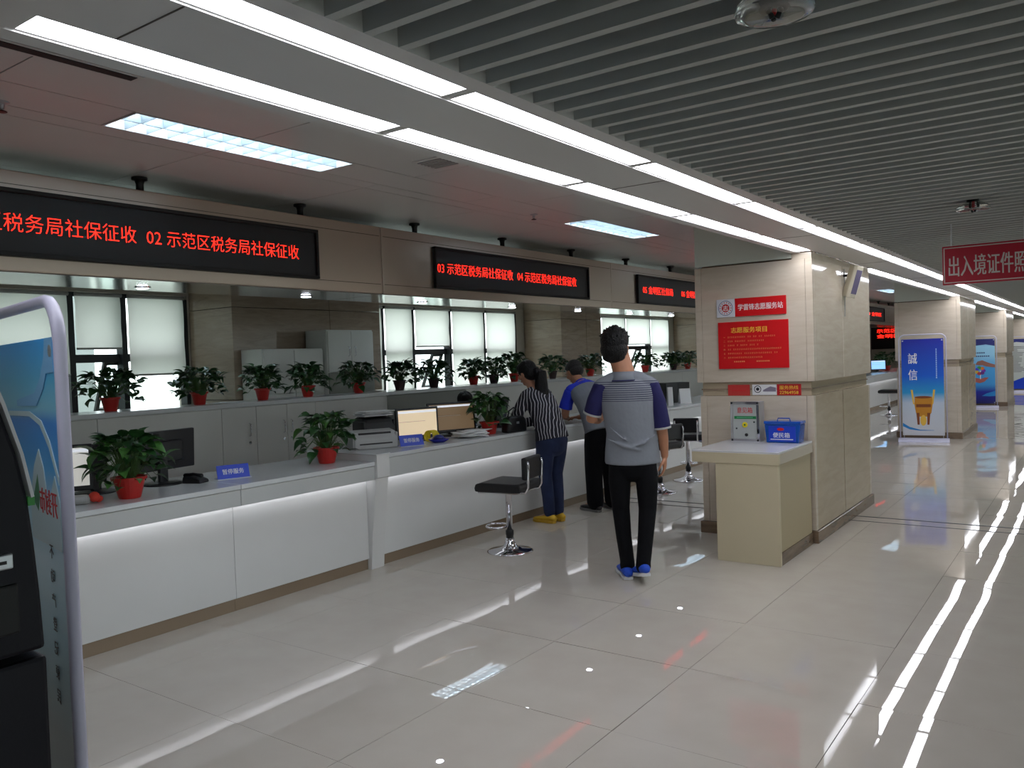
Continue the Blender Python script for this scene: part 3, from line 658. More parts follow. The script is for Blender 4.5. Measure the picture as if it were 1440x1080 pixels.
def plant(label, loc, pr, ph, spread, height, nl, ls, seed, group, single, potm=M_pot, rz=0.0):
    q = random.Random(seed)
    t = thing('potted_plant', label, 'plant', loc, rz, group)
    pt = MB().lathe([(pr*0.62, 0), (pr*0.66, 0.004), (pr*0.93, ph*0.86), (pr*1.06, ph*0.87), (pr*1.08, ph), (pr*0.98, ph), (pr*0.94, ph*0.93)], n=24).build('pot', potm, t, smooth=False)
    if single:
        for a in (0, math.pi):
            MB().tube([(pr*1.04*math.cos(a), -0.02, ph*0.93), (pr*1.22*math.cos(a), -0.015, ph*0.96), (pr*1.22*math.cos(a), 0.015, ph*0.96), (pr*1.04*math.cos(a), 0.02, ph*0.93)], 0.004, 6).build('pot_handle', potm, pt)
    MB().lathe([(pr*0.95, ph*0.90), (pr*0.5, ph*0.93), (0.001, ph*0.94)], n=16, cap=False).build('soil', M_soil, t)
    st = MB(); big = MB()
    for i in range(nl):
        az = q.uniform(0, 2*math.pi); u = q.random()**0.6; el = q.uniform(0.05, 1.0)
        r = spread*(0.25+0.75*u)*math.cos(el*1.25)+0.02; z = ph+height*(0.12+0.88*math.sin(el*1.45)*q.uniform(0.75, 1.0))
        if q.random() < 0.12: z = ph+height*q.uniform(-0.18, 0.12); r = spread*q.uniform(0.75, 1.05)
        p = Vector((r*math.cos(az), r*math.sin(az), z)); s = ls*q.uniform(0.7, 1.2)
        b0 = Vector((pr*0.3*math.cos(az), pr*0.3*math.sin(az), ph*0.93)); md = b0.lerp(p, 0.55)+Vector((0, 0, 0.05*height/0.2))
        st.sweep([b0, md, p], [0.0022, 0.0018, 0.0014], 4, (0.3, 0.5, 0.8), caps=False)
        rot = Euler((q.uniform(-0.5, 0.5), q.uniform(-0.75, 0.7)-0.2*(el-0.4), az+q.uniform(-0.7, 0.7)))
        lm = LM[1 if q.random() < (0.25 if single else 0.15) else 0]
        if single:
            o = bpy.data.objects.new('leaf', lm); C.objects.link(o); o.parent = t; o.location = p; o.rotation_euler = rot; o.scale = (s, s, s)
        else:
            Mx = Matrix.LocRotScale(p, rot, Vector((s, s, s))); big.add([Mx @ v.co for v in lm.vertices], [tuple(pp.vertices) for pp in lm.polygons])
    st.build('stem', M_stem, t)
    if not single: tag(big.build('foliage', M_leaf, t, smooth=True), kind='stuff')
    return t
G1 = 'potted plants on the counter'
plant('bushy green plant in red pot on the lower counter before black monitor', (-4.60, 2.555, 0.82), 0.092, 0.125, 0.19, 0.25, 115, 0.095, 3, G1, True)
plant('green plant in red pot at the step between the two counters', (-4.72, 4.16, 0.82), 0.09, 0.12, 0.18, 0.26, 100, 0.088, 5, G1, True)
plant('light green plant in red pot beside the papers on the higher counter', (-4.60, 6.02, 0.865), 0.085, 0.115, 0.145, 0.28, 95, 0.085, 8, G1, True)
G2 = 'potted plants on the cabinet ledge'
spots = [(3.55, 'wide trailing plant in red pot in front of the nearest window', 0.24, M_pot), (4.37, 'plant in red pot at the edge of the nearest window', 0.2, M_pot), (5.06, 'small plant in red pot left of the pale metal cabinets', 0.18, M_pot),
         (5.62, 'small plant in red pot in front of the shorter metal cabinet', 0.18, M_pot), (6.33, 'plant in red pot in front of the taller metal cabinet', 0.2, M_pot), (6.98, 'dark plant at the near end of the second window', 0.21, M_potdark),
         (7.58, 'dark plant in front of the half raised blind', 0.2, M_potdark), (8.36, 'plant in red pot before the let down blind of the second window', 0.15, M_pot), (8.80, 'leafy plant in dark pot beside a red potted one', 0.15, M_potdark),
         (9.27, 'tall green plant in red pot at the far end of the second window', 0.19, M_pot), (10.25, 'plant behind the head of the leaning man', 0.22, M_potdark), (11.36, 'plant beside the head of the walking man', 0.22, M_pot),
         (13.3, 'dark plant at the shoulder of the walking man', 0.22, M_pot), (14.5, 'dark plant in front of the third window edge', 0.24, M_potdark), (15.15, 'plant in red pot next to the near marble column', 0.2, M_pot)]
for i, (y, lb, sp, pm_) in enumerate(spots):
    plant(lb, (-6.62, y, 1.235), 0.075, 0.115, sp, 0.22 if i not in (9,) else 0.28, 130, 0.082, 20+i, G2, False, pm_)
plant('far green plant beside the blue lit monitor past the near column', (-4.8, 24.4, 0.866), 0.1, 0.14, 0.34, 0.35, 80, 0.13, 50, G1, False)

# ------------------------------------------------------------------ things on the counter
def monitor(label, loc, rz, wd, ht, scr, tilt=0.0, zb=0.10):
    t = thing('monitor', label, 'monitor', loc, rz, 'computer monitors on the counter')   # screen faces local -y
    Mx = Matrix.Translation((0, 0, zb)) @ Matrix.Rotation(tilt, 4, 'X')
    MB().box(-wd/2, wd/2, -0.012, 0.02, 0, ht, M=Mx).build('casing', M_black, t, bevel=0.006)
    MB().box(-wd/2+0.02, wd/2-0.02, -0.0135, -0.011, 0.028, ht-0.02, M=Mx).build('screen', scr, t)
    if scr in (M_screenw, M_screenb, M_screend, M_screenc): MB().box(-wd/2+0.02, wd/2-0.02, -0.0142, -0.0134, ht-0.045, ht-0.028, M=Mx).build('toolbar', mat('toolbar_white', (230, 232, 236), emit=(225, 230, 240), estr=0.45), t); MB().box(-wd/2+0.02, wd*0.18, -0.0142, -0.0134, ht*0.55, ht*0.56, M=Mx).build('text_line', M_greyp, t)
    MB().box(-wd*0.3, wd*0.3, 0.018, 0.045, 0.05, ht*0.75, M=Mx).build('back_shell', M_black, t, bevel=0.012)
    box('neck', M_black, t, -0.03, 0.03, 0.02, 0.05, 0.01, zb+0.1, bevel=0.005)
    MB().lathe([(0.12, 0), (0.12, 0.008), (0.1, 0.014), (0.03, 0.018)], (0, 0.03, 0), n=24).build('base', M_black, t, smooth=False)
    return t
monitor('white lit monitor next to the banner pole on the lower counter', (-4.90, 2.30, 0.82), R_(62), 0.36, 0.27, M_screenw, -0.08, 0.05)
monitor('big black monitor seen from behind over the lower counter', (-4.96, 2.96, 0.82), R_(-84), 0.52, 0.255, M_blackm, -0.05, 0.09)
monitor('dark monitor seen from behind next to the white lit one', (-5.04, 2.56, 0.82), R_(-75), 0.2, 0.24, M_blackm, -0.1, 0.06)
monitor('beige lit monitor behind the blue placard on the higher counter', (-4.86, 5.33, 0.865), R_(72), 0.42, 0.27, M_screenb, -0.05, 0.02)
monitor('brownish lit monitor facing out beside the beige one', (-4.84, 5.78, 0.865), R_(66), 0.48, 0.28, M_screend, -0.14, 0.03)
monitor('black monitor seen from behind beside the seated clerk', (-5.0, 6.66, 0.865), R_(-80), 0.36, 0.27, M_blackm, -0.2, 0.03)
monitor('black monitor beyond the walking man on the higher counter', (-4.9, 9.95, 0.865), R_(-75), 0.34, 0.2, M_blackm, -0.05, 0.03)
monitor('blue lit monitor on the far counter past the near column', (-4.8, 23.3, 0.865), R_(45), 0.44, 0.27, M_screenc, -0.05, 0.05)
# placards
def placard(label, loc, rz):
    t = thing('counter_placard', label, 'sign', loc, rz, 'blue counter placards')
    MB().prism([(-0.035, 0), (0.04, 0), (0.04, 0.006), (-0.018, 0.006), (0.012, 0.088), (0.006, 0.09), (-0.024, 0.006), (-0.035, 0.006)], -0.105, 0.105, 'x').build('holder', M_bluep, t)
    Mt = Matrix.Rotation(R_(90-20), 4, 'X')
    text('暂停服务', 0.14, 0.036, M_wtxt, t, (0, -0.0100, 0.047), depth=0.0012, bold=0.03, M0=Mt)
    box('foot_strip', M_ctop, t, -0.11, 0.11, -0.045, 0.045, 0, 0.004)
placard('blue suspended service placard on the lower counter beside black monitor', (-4.72, 3.34, 0.82), R_(70))
placard('blue suspended service placard on the higher counter before beige monitor', (-4.62, 4.98, 0.865), R_(68))
# small devices
t = thing('desk_phone', 'small black desk device beside the big black monitor', 'device', (-4.78, 3.10, 0.82), R_(20))
MB().prism([(-0.07, 0), (0.07, 0), (0.065, 0.02), (0.0, 0.045), (-0.06, 0.045)], -0.05, 0.05, 'y').build('body', M_black, t, bevel=0.008)
MB().sweep([(-0.06, -0.02, 0.05), (0, -0.02, 0.058), (0.06, -0.02, 0.05)], [0.014, 0.010, 0.014], 8).build('cap', M_black, t, smooth=True)
t = thing('tissue_pack', 'crumpled pack with a red flower beside the banner pole', 'packet', (-4.66, 2.30, 0.82), R_(60))
MB().box(-0.07, 0.05, -0.04, 0.04, 0, 0.05).build('pack', M_greyp, t, bevel=0.02)
MB().ell((0.07, 0, 0.035), (0.03, 0.03, 0.03), n=8, m=6).ell((0.09, 0.02, 0.02), (0.025, 0.025, 0.02), n=8, m=6).build('red_bloom', mat('coral_red', (226, 70, 54), rough=0.7), t, smooth=True)
def printer(label, loc, rz, wd, dp, ht, body, top, paper):
    t = thing('printer', label, 'printer', loc, rz)
    MB().prism([(-dp/2, 0), (dp/2, 0), (dp/2, ht*0.9), (dp*0.2, ht), (-dp*0.3, ht*0.92), (-dp/2, ht*0.55)], -wd/2, wd/2, 'x').build('body', body, t, bevel=0.012)
    MB().prism([(-dp*0.52, ht*0.25), (-dp*0.42, ht*0.25), (-dp*0.25, ht*0.88), (-dp*0.35, ht*0.88)], -wd*0.38, wd*0.38, 'x').build('paper_slot', top, t)
    for sx in (-1, 1): box('side_cap', body, t, sx*wd/2-0.012, sx*wd/2+0.012, -dp*0.45, dp*0.45, 0.005, ht*0.85, bevel=0.01)
    if paper:
        p = MB(); q = random.Random(4)
        for i in range(7):
            Mx = Matrix.Translation((q.uniform(-0.02, 0.02), q.uniform(-0.02, 0.02), ht+0.004+0.006*i)) @ Matrix.Rotation(q.uniform(-0.3, 0.3), 4, 'Z'); p.box(-0.14, 0.14, -0.09, 0.09, 0, 0.003, M=Mx)
        p.build('paper_sheet', M_paper, t)
    return t
printer('grey passbook printer with black slot at the start of the higher counter', (-4.84, 4.75, 0.865), R_(64), 0.36, 0.22, 0.15, M_greyp, M_black, False)
printer('black printer with papers on top behind the grey printer', (-5.04, 4.98, 0.865), R_(80), 0.30, 0.2, 0.24, M_black, M_blackm, True)
t = thing('tape_roll_holder', 'bright yellow plastic holder between the placard and blue tray', 'holder', (-4.70, 5.33, 0.865), R_(30))
for k in range(4): MB().tube([(0.04*math.cos(a)*1.0+0.012*k-0.02, 0.012*k-0.02, 0.045+0.045*math.sin(a)) for a in [i*math.pi/8 for i in range(17)]], 0.008, 6).build('ring', M_yellow, t, smooth=True)
t = thing('ink_pad_tray', 'round dark blue tray on the higher counter beside the brownish monitor', 'tray', (-4.58, 5.28, 0.865))
MB().lathe([(0.05, 0), (0.085, 0.02), (0.09, 0.03), (0.084, 0.03), (0.05, 0.012), (0.001, 0.01)], n=24, cap=False).build('dish', mat('deep_blue_plastic', (22, 30, 150), rough=0.25), t, smooth=True)
MB().ell((0, 0, 0.035), (0.05, 0.05, 0.03), n=12, m=8).build('pad', M_navy, t, smooth=True)
q = random.Random(9)
for i in range(5):
    t = thing('paper_sheaf', '%s crumpled white sheaf of papers before the brownish monitor' % ('topmost', 'second', 'third', 'fourth', 'lowest')[4-i], 'papers', (-4.60+q.uniform(-0.03, 0.03), 5.78+q.uniform(-0.08, 0.1), 0.868+0.0125*i), R_(70)+q.uniform(-0.6, 0.6), 'papers before the brownish monitor')
    sh = MB(); N = 6
    for a in range(N+1):
        for b in range(5): sh.v.append((-0.14+0.28*a/N, -0.09+0.18*b/4, 0.004+0.0035*math.sin(a*1.7+b+i)))
    sh.f = [(a*5+b, a*5+b+1, (a+1)*5+b+1, (a+1)*5+b) for a in range(N) for b in range(4)]
    o = sh.build('sheet', M_paper, t, smooth=True); sd = o.modifiers.new('Solidify', 'SOLIDIFY'); sd.thickness = 0.006; sd.offset = 0
t = thing('card_box', 'small white card box beside the plant on the higher counter', 'box', (-4.80, 6.12, 0.865), R_(80))
box('carton', M_paper, t, -0.06, 0.06, -0.04, 0.04, 0, 0.055, bevel=0.003); box('label_patch', mat('rose_print', (206, 130, 124), rough=0.6), t, -0.04, 0.04, -0.0415, -0.0395, 0.015, 0.045)
t = thing('keypad', 'black keypad tray next to the leaning woman', 'device', (-4.90, 6.30, 0.865), R_(80)); MB().prism([(-0.09, 0), (0.09, 0), (0.09, 0.05), (-0.09, 0.02)], -0.11, 0.11, 'x').build('body', M_black, t, bevel=0.008)
box('key_area', M_blackm, t, -0.08, 0.08, -0.07, 0.03, 0.028, 0.036, bevel=0.002)
# handbag
t = thing('handbag', 'black handbag lying on the counter edge in front of the woman', 'bag', (-4.47, 6.23, 0.866), R_(80))
MB().prism([(-0.13, 0), (0.13, 0), (0.115, 0.12), (0.09, 0.15), (-0.09, 0.15), (-0.115, 0.12)], -0.05, 0.05, 'y').build('body', M_leather, t, bevel=0.025, smooth=True)
MB().tube([(-0.08, 0, 0.14), (-0.06, 0, 0.20), (0.0, 0, 0.23), (0.06, 0, 0.20), (0.08, 0, 0.14)], 0.007, 8).build('handle', M_leather, t, smooth=True)
box('clasp', M_silver, t, -0.015, 0.015, -0.056, -0.048, 0.08, 0.10)
# far equipment near the column
t = thing('computer_tower', 'pair-wide black equipment box standing near the marble column edge', 'device', (-4.85, 10.6, 0.865), R_(60))
box('casing', M_black, t, -0.2, 0.2, -0.1, 0.1, 0, 0.28, bevel=0.006); box('front_panel', M_blackm, t, 0.0, 0.19, -0.104, -0.098, 0.12, 0.27); 
t = thing('document_stand', 'white card standing before the black equipment box', 'sign', (-4.62, 10.45, 0.865), R_(50)); MB().prism([(-0.04, 0), (0.04, 0), (0.005, 0.2), (-0.005, 0.2)], -0.08, 0.08, 'x').build('card', M_paper, t)
t = thing('document_stand', 'slim white stand left of the black equipment box', 'sign', (-4.62, 9.98, 0.865), R_(50)); MB().prism([(-0.03, 0), (0.03, 0), (0.01, 0.24), (-0.01, 0.24)], -0.035, 0.035, 'x').build('card', M_paper, t)

# ------------------------------------------------------------------ bar stools
def stool(label, loc, rz):
    t = thing('bar_stool', label, 'stool', loc, rz, 'black bar stools along the counter')   # faces local +y
    MB().lathe([(0.185, 0), (0.187, 0.006), (0.175, 0.013), (0.10, 0.026), (0.055, 0.045), (0.04, 0.075), (0.034, 0.11)], n=32).build('base', M_chrome, t, smooth=True)
    MB().lathe([(0.030, 0.10), (0.030, 0.13), (0.033, 0.135), (0.033, 0.17), (0.028, 0.175)], n=16).build('collar', M_black, t, smooth=True)
    MB().lathe([(0.025, 0.17), (0.025, 0.47), (0.030, 0.475), (0.030, 0.50)], n=16).build('column', M_chrome, t, smooth=True)
    fr = [(0.10*math.cos(a), 0.11+0.085*math.sin(a), 0.20) for a in [2*math.pi*i/24 for i in range(25)]]
    MB().tube(fr, 0.009, 8).build('footrest', M_chrome, t, smooth=True)
    box('seat_plate', M_chrome, t, -0.19, 0.19, -0.18, 0.18, 0.492, 0.505, bevel=0.004)
    MB().prism([(-0.20, 0.505), (0.20, 0.505), (0.205, 0.535), (0.195, 0.565), (0.14, 0.578), (-0.14, 0.572), (-0.19, 0.575), (-0.205, 0.545)], -0.2, 0.2, 'x').build('seat', M_leather, t, bevel=0.012, smooth=False)
    for sx in (-1, 1): MB().tube([(sx*0.13, -0.17, 0.498), (sx*0.13, -0.215, 0.505), (sx*0.13, -0.235, 0.54), (sx*0.13, -0.245, 0.72), (sx*0.13, -0.238, 0.745)], 0.010, 8).build('back_tube', M_chrome, t, smooth=True)
    MB().box(-0.15, 0.15, -0.232, -0.19, 0.60, 0.775).build('backrest', M_leather, t, bevel=0.014)
    MB().tube([(0.03, 0.02, 0.485), (0.12, 0.03, 0.475), (0.19, 0.03, 0.455)], 0.006, 6).build('lever', M_black, t, smooth=True)
    return t
stool('black bar stool standing alone before the higher counter', (-3.89, 5.31, 0.001), R_(100))
stool('black bar stool with chrome foot behind the walking man', (-4.02, 8.36, 0.001), R_(70))
stool('black bar stool next to the near marble column, backrest towards us', (-4.09, 9.30, 0.001), R_(20))
stool('far black bar stool seen past the near column', (-3.85, 19.7, 0.001), R_(95))

# ------------------------------------------------------------------ notices and box on the near column
CF = 6.65
t = thing('notice_plate', 'red and white plate headed with a round logo, upper one on the column', 'sign', (-2.335, CF, 1.91))
box('white_plate', mat('pale_plate', (214, 216, 222), rough=0.3), t, -0.29, -0.133, -0.012, -0.001, -0.075, 0.075, bevel=0.002)
box('red_plate', M_red, t, -0.132, 0.29, -0.012, -0.001, -0.075, 0.075, bevel=0.002)
text('学雷锋志愿服务站', 0.37, 0.052, M_wtxt, t, (0.08, -0.012, 0.0), 'ny', 0.001, 0.03)
def ring2d(cx, cz, r0, r1, y, n=32):
    m_ = MB()
    for k in range(n):
        a, b = 2*math.pi*k/n, 2*math.pi*(k+1)/n
        m_.quad((cx+r0*math.cos(a), y, cz+r0*math.sin(a)), (cx+r1*math.cos(a), y, cz+r1*math.sin(a)), (cx+r1*math.cos(b), y, cz+r1*math.sin(b)), (cx+r0*math.cos(b), y, cz+r0*math.sin(b)))
    return m_
ring2d(-0.212, 0, 0.058, 0.062, -0.0128).build('logo_ring', M_navy, t); ring2d(-0.212, 0, 0.0, 0.034, -0.0128).build('logo_disc', M_rtxt, t)
text('志', 0.045, 0.045, M_wtxt, t, (-0.212, -0.0125, 0), 'ny', 0.0012, 0.03)
dd = MB()
for k in range(14):
    a = 2*math.pi*k/14; dd.box(-0.212+0.047*math.cos(a)-0.004, -0.212+0.047*math.cos(a)+0.004, -0.0132, -0.0118, 0.047*math.sin(a)-0.004, 0.047*math.sin(a)+0.004)
dd.build('logo_mark', M_rtxt, t)
t = thing('notice_board', 'large red board of small lines, lower one on the column', 'sign', (-2.325, CF, 1.598))
box('board', M_red, t, -0.293, 0.293, -0.012, -0.001, -0.195, 0.195, bevel=0.002)
text('志愿服务项目', 0.30, 0.046, M_gold, t, (-0.03, -0.012, 0.125), 'ny', 0.001, 0.025)
q = random.Random(3)
rows = [(-0.24, 0.19, 0.068, '一'), (-0.24, 0.09, 0.034, '二'), (-0.24, 0.04, 0.0, '三'), (-0.24, 0.225, -0.034, '四'), (-0.24, 0.195, -0.068, '五'), (-0.24, 0.075, -0.102, '六')]
for x0, x1, z, num in rows:
    text(num, 0.013, 0.013 if num != '一' else 0.003, M_pink, t, (x0, -0.012, z), 'ny', 0.0008)
    m_ = MB(); x = x0+0.03
    while x < x1:
        if q.random() < 0.9:
            for s_ in range(3):
                zz = z-0.006+0.005*s_; m_.box(x, x+0.010*q.uniform(0.6, 1), -0.0128, -0.0119, zz, zz+0.0018)
            m_.box(x+0.004, x+0.006, -0.0128, -0.0119, z-0.006, z+0.006)
        x += 0.0155
    m_.build('small_lettering', M_pink, t)
m_ = MB()
for x in [-0.16+0.016*i for i in range(6)]+[0.03+0.016*i for i in range(7)]: m_.box(x, x+0.010, -0.0128, -0.0119, -0.141, -0.131)
m_.build('small_lettering', M_pink, t)
# stickers in the recess band
y = CF+0.030
t = thing('sticker', 'plain red sticker in the recess band of the column', 'sign', (-2.465, y, 1.222)); box('sheet', mat('faded_red', (192, 52, 48), rough=0.5), t, -0.093, 0.093, -0.006, 0.004, -0.045, 0.045); box('faint_line', M_red, t, -0.06, 0.06, -0.0066, -0.0058, -0.006, 0.0)
t = thing('sticker', 'white sticker with a round emblem in the recess band', 'sign', (-2.25, y, 1.222)); box('sheet', M_paper, t, -0.1, 0.1, -0.006, 0.004, -0.04, 0.045)
ring2d(-0.055, 0.008, 0.024, 0.03, -0.0068).build('emblem_ring', M_ktxt, t); ring2d(-0.055, 0.008, 0.0, 0.014, -0.0068).build('emblem_disc', M_ktxt, t)
MB().prism([(-0.01, -0.012), (0.095, -0.012), (0.095, 0.02), (0.05, 0.03), (0.02, 0.016), (-0.01, 0.0)], -0.0068, -0.0058, 'y').build('hill_print', mat('mauve_print', (130, 122, 140), rough=0.6), t)
t = thing('sticker', 'red hotline sticker with yellow text in the recess band', 'sign', (-2.05, y, 1.224)); box('sheet', mat('deep_red_sheet', (186, 24, 34), rough=0.4), t, -0.096, 0.096, -0.006, 0.004, -0.045, 0.045)
text('服务热线', 0.15, 0.032, M_gold, t, (0, -0.006, 0.018), 'ny', 0.001, 0.025); text('22964958', 0.15, 0.026, M_gold, t, (0, -0.006, -0.022), 'ny', 0.001, 0.025)
# speaker on the column side
t = thing('wall_speaker', 'cream column loudspeaker bracketed to the side of the near column', 'speaker', (-1.84, 7.62, 2.12))
Mx = Matrix.Translation((0.085, -0.02, 0)) @ Matrix.Rotation(R_(16), 4, 'Y') @ Matrix.Rotation(R_(-38), 4, 'Z')
MB().prism([(-0.04, -0.05), (0.025, -0.05), (0.045, -0.03), (0.045, 0.03), (0.025, 0.05), (-0.04, 0.05)], -0.14, 0.14, 'z').build('cabinet', M_spk, t, bevel=0.008)
t.children[0].matrix_local = Mx
o = MB().box(0.044, 0.048, -0.027, 0.027, -0.105, 0.105).build('grille', M_spkg, t); o.matrix_local = Mx
MB().tube([(0.0, 0, 0.06), (0.03, 0, 0.06), (0.05, 0, 0.05)], 0.012, 8).build('bracket', M_black, t); MB().tube([(0.002, 0.02, 0.12), (0.003, 0.03, -0.1), (0.003, 0.01, -0.3)], 0.004, 6).build('cable', M_greyp, t)

# ------------------------------------------------------------------ desk in front of the column with boxes
t = thing('reception_desk', 'cream board desk pushed against the near marble column', 'desk', (-2.2, 6.23, 0))
box('desk_top', M_desktop, t, -0.32, 0.335, -0.43, 0.41, 0.805, 0.82, bevel=0.002)
MB().box(-0.32, 0.335, -0.43, 0.41, 0.73, 0.804).build('top_edge', M_deskedge, t, bevel=0.002)
box('front_panel', M_desk, t, -0.138, 0.33, -0.425, -0.39, 0.0, 0.729, bevel=0.002)
box('front_rail', M_desk, t, -0.32, 0.3355, -0.4312, -0.40, 0.728, 0.8045, bevel=0.001)
box('side_panel', mat('olive_desk_board', (176, 160, 126), rough=0.45), t, 0.295, 0.32, -0.389, 0.40, 0.09, 0.729, bevel=0.002)
box('plinth', M_skirt, t, 0.30, 0.327, -0.389, 0.40, 0.0, 0.089)
box('inner_panel', M_desk, t, -0.135, -0.11, -0.389, 0.40, 0.0, 0.729)
box('back_leg', M_desk, t, -0.31, -0.28, 0.16, 0.40, 0.0, 0.729, bevel=0.002)
t = thing('suggestion_box', 'silver metal suggestion box with a lock on the desk', 'box', (-2.335, 6.50, 0.82))
box('body', M_silver, t, -0.115, 0.115, -0.055, 0.07, 0, 0.32, bevel=0.004)
f = MB(); f.box(-0.118, 0.118, -0.066, -0.05, 0.298, 0.322); f.box(-0.118, 0.118, -0.066, -0.05, 0, 0.024); f.box(-0.118, -0.096, -0.066, -0.05, 0.024, 0.298); f.box(0.096, 0.118, -0.066, -0.05, 0.024, 0.298)
f.build('frame', M_chrome, t, bevel=0.002)
for sx in (-1, 1):
    for z in (0.012, 0.31): MB().lathe([(0.008, 0), (0.008, 0.004)], (sx*0.105, -0.066, z), n=10, M=Matrix.Rotation(R_(90), 4, 'X')).build('corner_screw', M_ktxt, t)
box('face_plate', mat('grey_face_plate', (170, 174, 172), rough=0.4), t, -0.096, 0.096, -0.058, -0.054, 0.024, 0.298)
text('意见箱', 0.125, 0.046, M_rtxt, t, (0, -0.058, 0.252), 'ny', 0.001, 0.025)
box('green_band', M_green, t, -0.088, 0.092, -0.0592, -0.0578, 0.182, 0.205); m_ = MB()
for k in range(11): m_.box(-0.065+0.012*k, -0.058+0.012*k, -0.0598, -0.059, 0.190, 0.197)
m_.build('small_lettering', mat('pale_green_print', (120, 190, 150), rough=0.5), t)
MB().lathe([(0.022, 0), (0.022, 0.006), (0.018, 0.008)], (0.0, -0.0585, 0.135), n=20, M=Matrix.Rotation(R_(90), 4, 'X')).build('yellow_seal', M_yellow, t); ring2d(0.0, 0.135, 0.0, 0.008, -0.0675).build('seal_mark', M_green, t)
MB().lathe([(0.013, 0), (0.013, 0.01), (0.008, 0.012)], (0.012, -0.0585, 0.055), n=16, M=Matrix.Rotation(R_(90), 4, 'X')).build('lock', M_black, t)
for x, z in ((-0.07, 0.105), (0.075, 0.158)): MB().lathe([(0.007, 0), (0.007, 0.004)], (x, -0.0585, z), n=10, M=Matrix.Rotation(R_(90), 4, 'X')).build('rivet', M_ktxt, t)
t = thing('convenience_box', 'blue translucent plastic box with white lettering on the desk', 'box', (-2.03, 6.48, 0.82))
MB().prism([(-0.125, 0), (0.125, 0), (0.14, 0.145), (-0.14, 0.145)], -0.07, 0.07, 'y').build('tub', M_bluebox, t, bevel=0.008)
MB().box(-0.143, 0.143, -0.074, 0.074, 0.146, 0.17).build('lid', M_bluebox, t, bevel=0.006)
MB().tube([(-0.05, -0.02, 0.17), (-0.045, -0.02, 0.19), (0.045, -0.02, 0.19), (0.05, -0.02, 0.17)], 0.005, 6).build('lid_handle', M_bluebox, t)
MB().box(-0.105, 0.105, -0.0738, -0.0706, 0.012, 0.132).build('paper_label', mat('blue_label', (14, 60, 190), rough=0.4), t)
text('便民箱', 0.13, 0.04, M_wtxt, t, (-0.005, -0.0738, 0.062), 'ny', 0.001, 0.025); box('white_rule', M_wtxt, t, -0.09, 0.085, -0.0748, -0.0737, 0.026, 0.032)
MB().ell((-0.01, -0.0738, 0.108), (0.028, 0.0015, 0.012), n=12, m=6).build('red_emblem', M_red, t)

# ------------------------------------------------------------------ hanging red sign
t = thing('hanging_sign', 'red hanging sign with white border and grey-white characters', 'sign', (-0.58, 6.0, 2.053))
box('board', M_redsign, t, -0.252, 0.252, -0.015, 0.015, -0.124, 0.124, bevel=0.002)
f = MB(); f.box(-0.24, 0.24, -0.0165, -0.0148, 0.108, 0.114); f.box(-0.24, 0.24, -0.0165, -0.0148, -0.114, -0.108); f.box(-0.244, -0.238, -0.0165, -0.0148, -0.114, 0.114); f.box(0.238, 0.244, -0.0165, -0.0148, -0.114, 0.114)
f.build('border', mat('grey_white_print', (200, 192, 186), rough=0.6), t); text('出入境证件照', 0.43, 0.132, MATS['grey_white_print'], t, (0.0, -0.015, -0.008), 'ny', 0.001, 0.03)
for sx in (-0.2, 0.2): MB().tube([(sx, 0, 0.12), (sx, 0, 0.30)], 0.004, 6).build('hanger_rod', M_silver, t)

# ------------------------------------------------------------------ banner stands
def banner_stand(label, loc, rz, wd, ht, bgm, zb=0.10, tr=0.0125):
    t = thing('banner_stand', label, 'banner', loc, rz, 'tube frame banner stands')    # printed face towards local -y
    a = wd/2+0.035; H = ht+0.07; r = 0.085
    p = [(-a, 0, 0.02), (-a, 0, H-r)]+[(-a+r-r*math.cos(k*math.pi/10), 0, H-r+r*math.sin(k*math.pi/10)) for k in range(1, 6)]
    p += [(a-r+r*math.sin(k*math.pi/10), 0, H-r+r*math.cos(k*math.pi/10)) for k in range(0, 6)]+[(a, 0, 0.02)]
    MB().tube(p, tr, 10).build('tube_frame', M_pole, t, smooth=True)
    MB().prism([(-0.15, 0), (0.15, 0), (0.13, 0.03), (0.03, 0.055), (-0.03, 0.055), (-0.13, 0.03)], -a-0.03, a+0.03, 'x').build('base', M_pole, t, bevel=0.004)
    box('print_sheet', bgm, t, -wd/2, wd/2, -0.003, 0.003, zb, ht)
    for sx in (-1, 1):
        MB().tube([(sx*(wd/2-0.02), 0, ht-0.02), (sx*a, 0, H-0.05)], 0.003, 6).build('spring', M_silver, t); MB().tube([(sx*(wd/2-0.02), 0, zb+0.02), (sx*(wd/2-0.02), 0, 0.05)], 0.003, 6).build('spring', M_silver, t)
        for z in (ht-0.025, zb+0.025): MB().lathe([(0.012, -0.005), (0.012, 0.005)], (sx*(wd/2-0.02), 0, z), n=12, M=Matrix.Rotation(R_(90), 4, 'X')).build('eyelet', M_silver, t)
    return t
def pz(m_, pts, y=-0.0042): return m_.prism(pts, y-0.0004, y+0.0012, 'y')
def ellpts(cx, cz, rx, rz_, n=24, a0=0.0, a1=2*math.pi): return [(cx+rx*math.cos(a0+(a1-a0)*k/n), cz+rz_*math.sin(a0+(a1-a0)*k/n)) for k in range(n)]
b1 = ramp_mat('banner_blue_to_white', [(0.10, (206, 206, 212)), (0.62, (190, 202, 218)), (0.78, (40, 150, 206)), (1.05, (10, 92, 206)), (1.62, (8, 30, 160))])
t = banner_stand('blue banner with a golden bronze vessel and two white characters', (-2.32, 14.45, 0), R_(8), 0.60, 1.64, b1, tr=0.0095)
for s_, z in (('誠', 1.33), ('信', 1.07)): text(s_, 0.13, 0.17, M_wtxt, t, (-0.14, -0.003, z), 'ny', 0.001, 0.02)
m_ = MB()
for k in range(16): m_.box(0.19, 0.205, -0.005, -0.003, 1.46-0.03*k, 1.48-0.03*k)
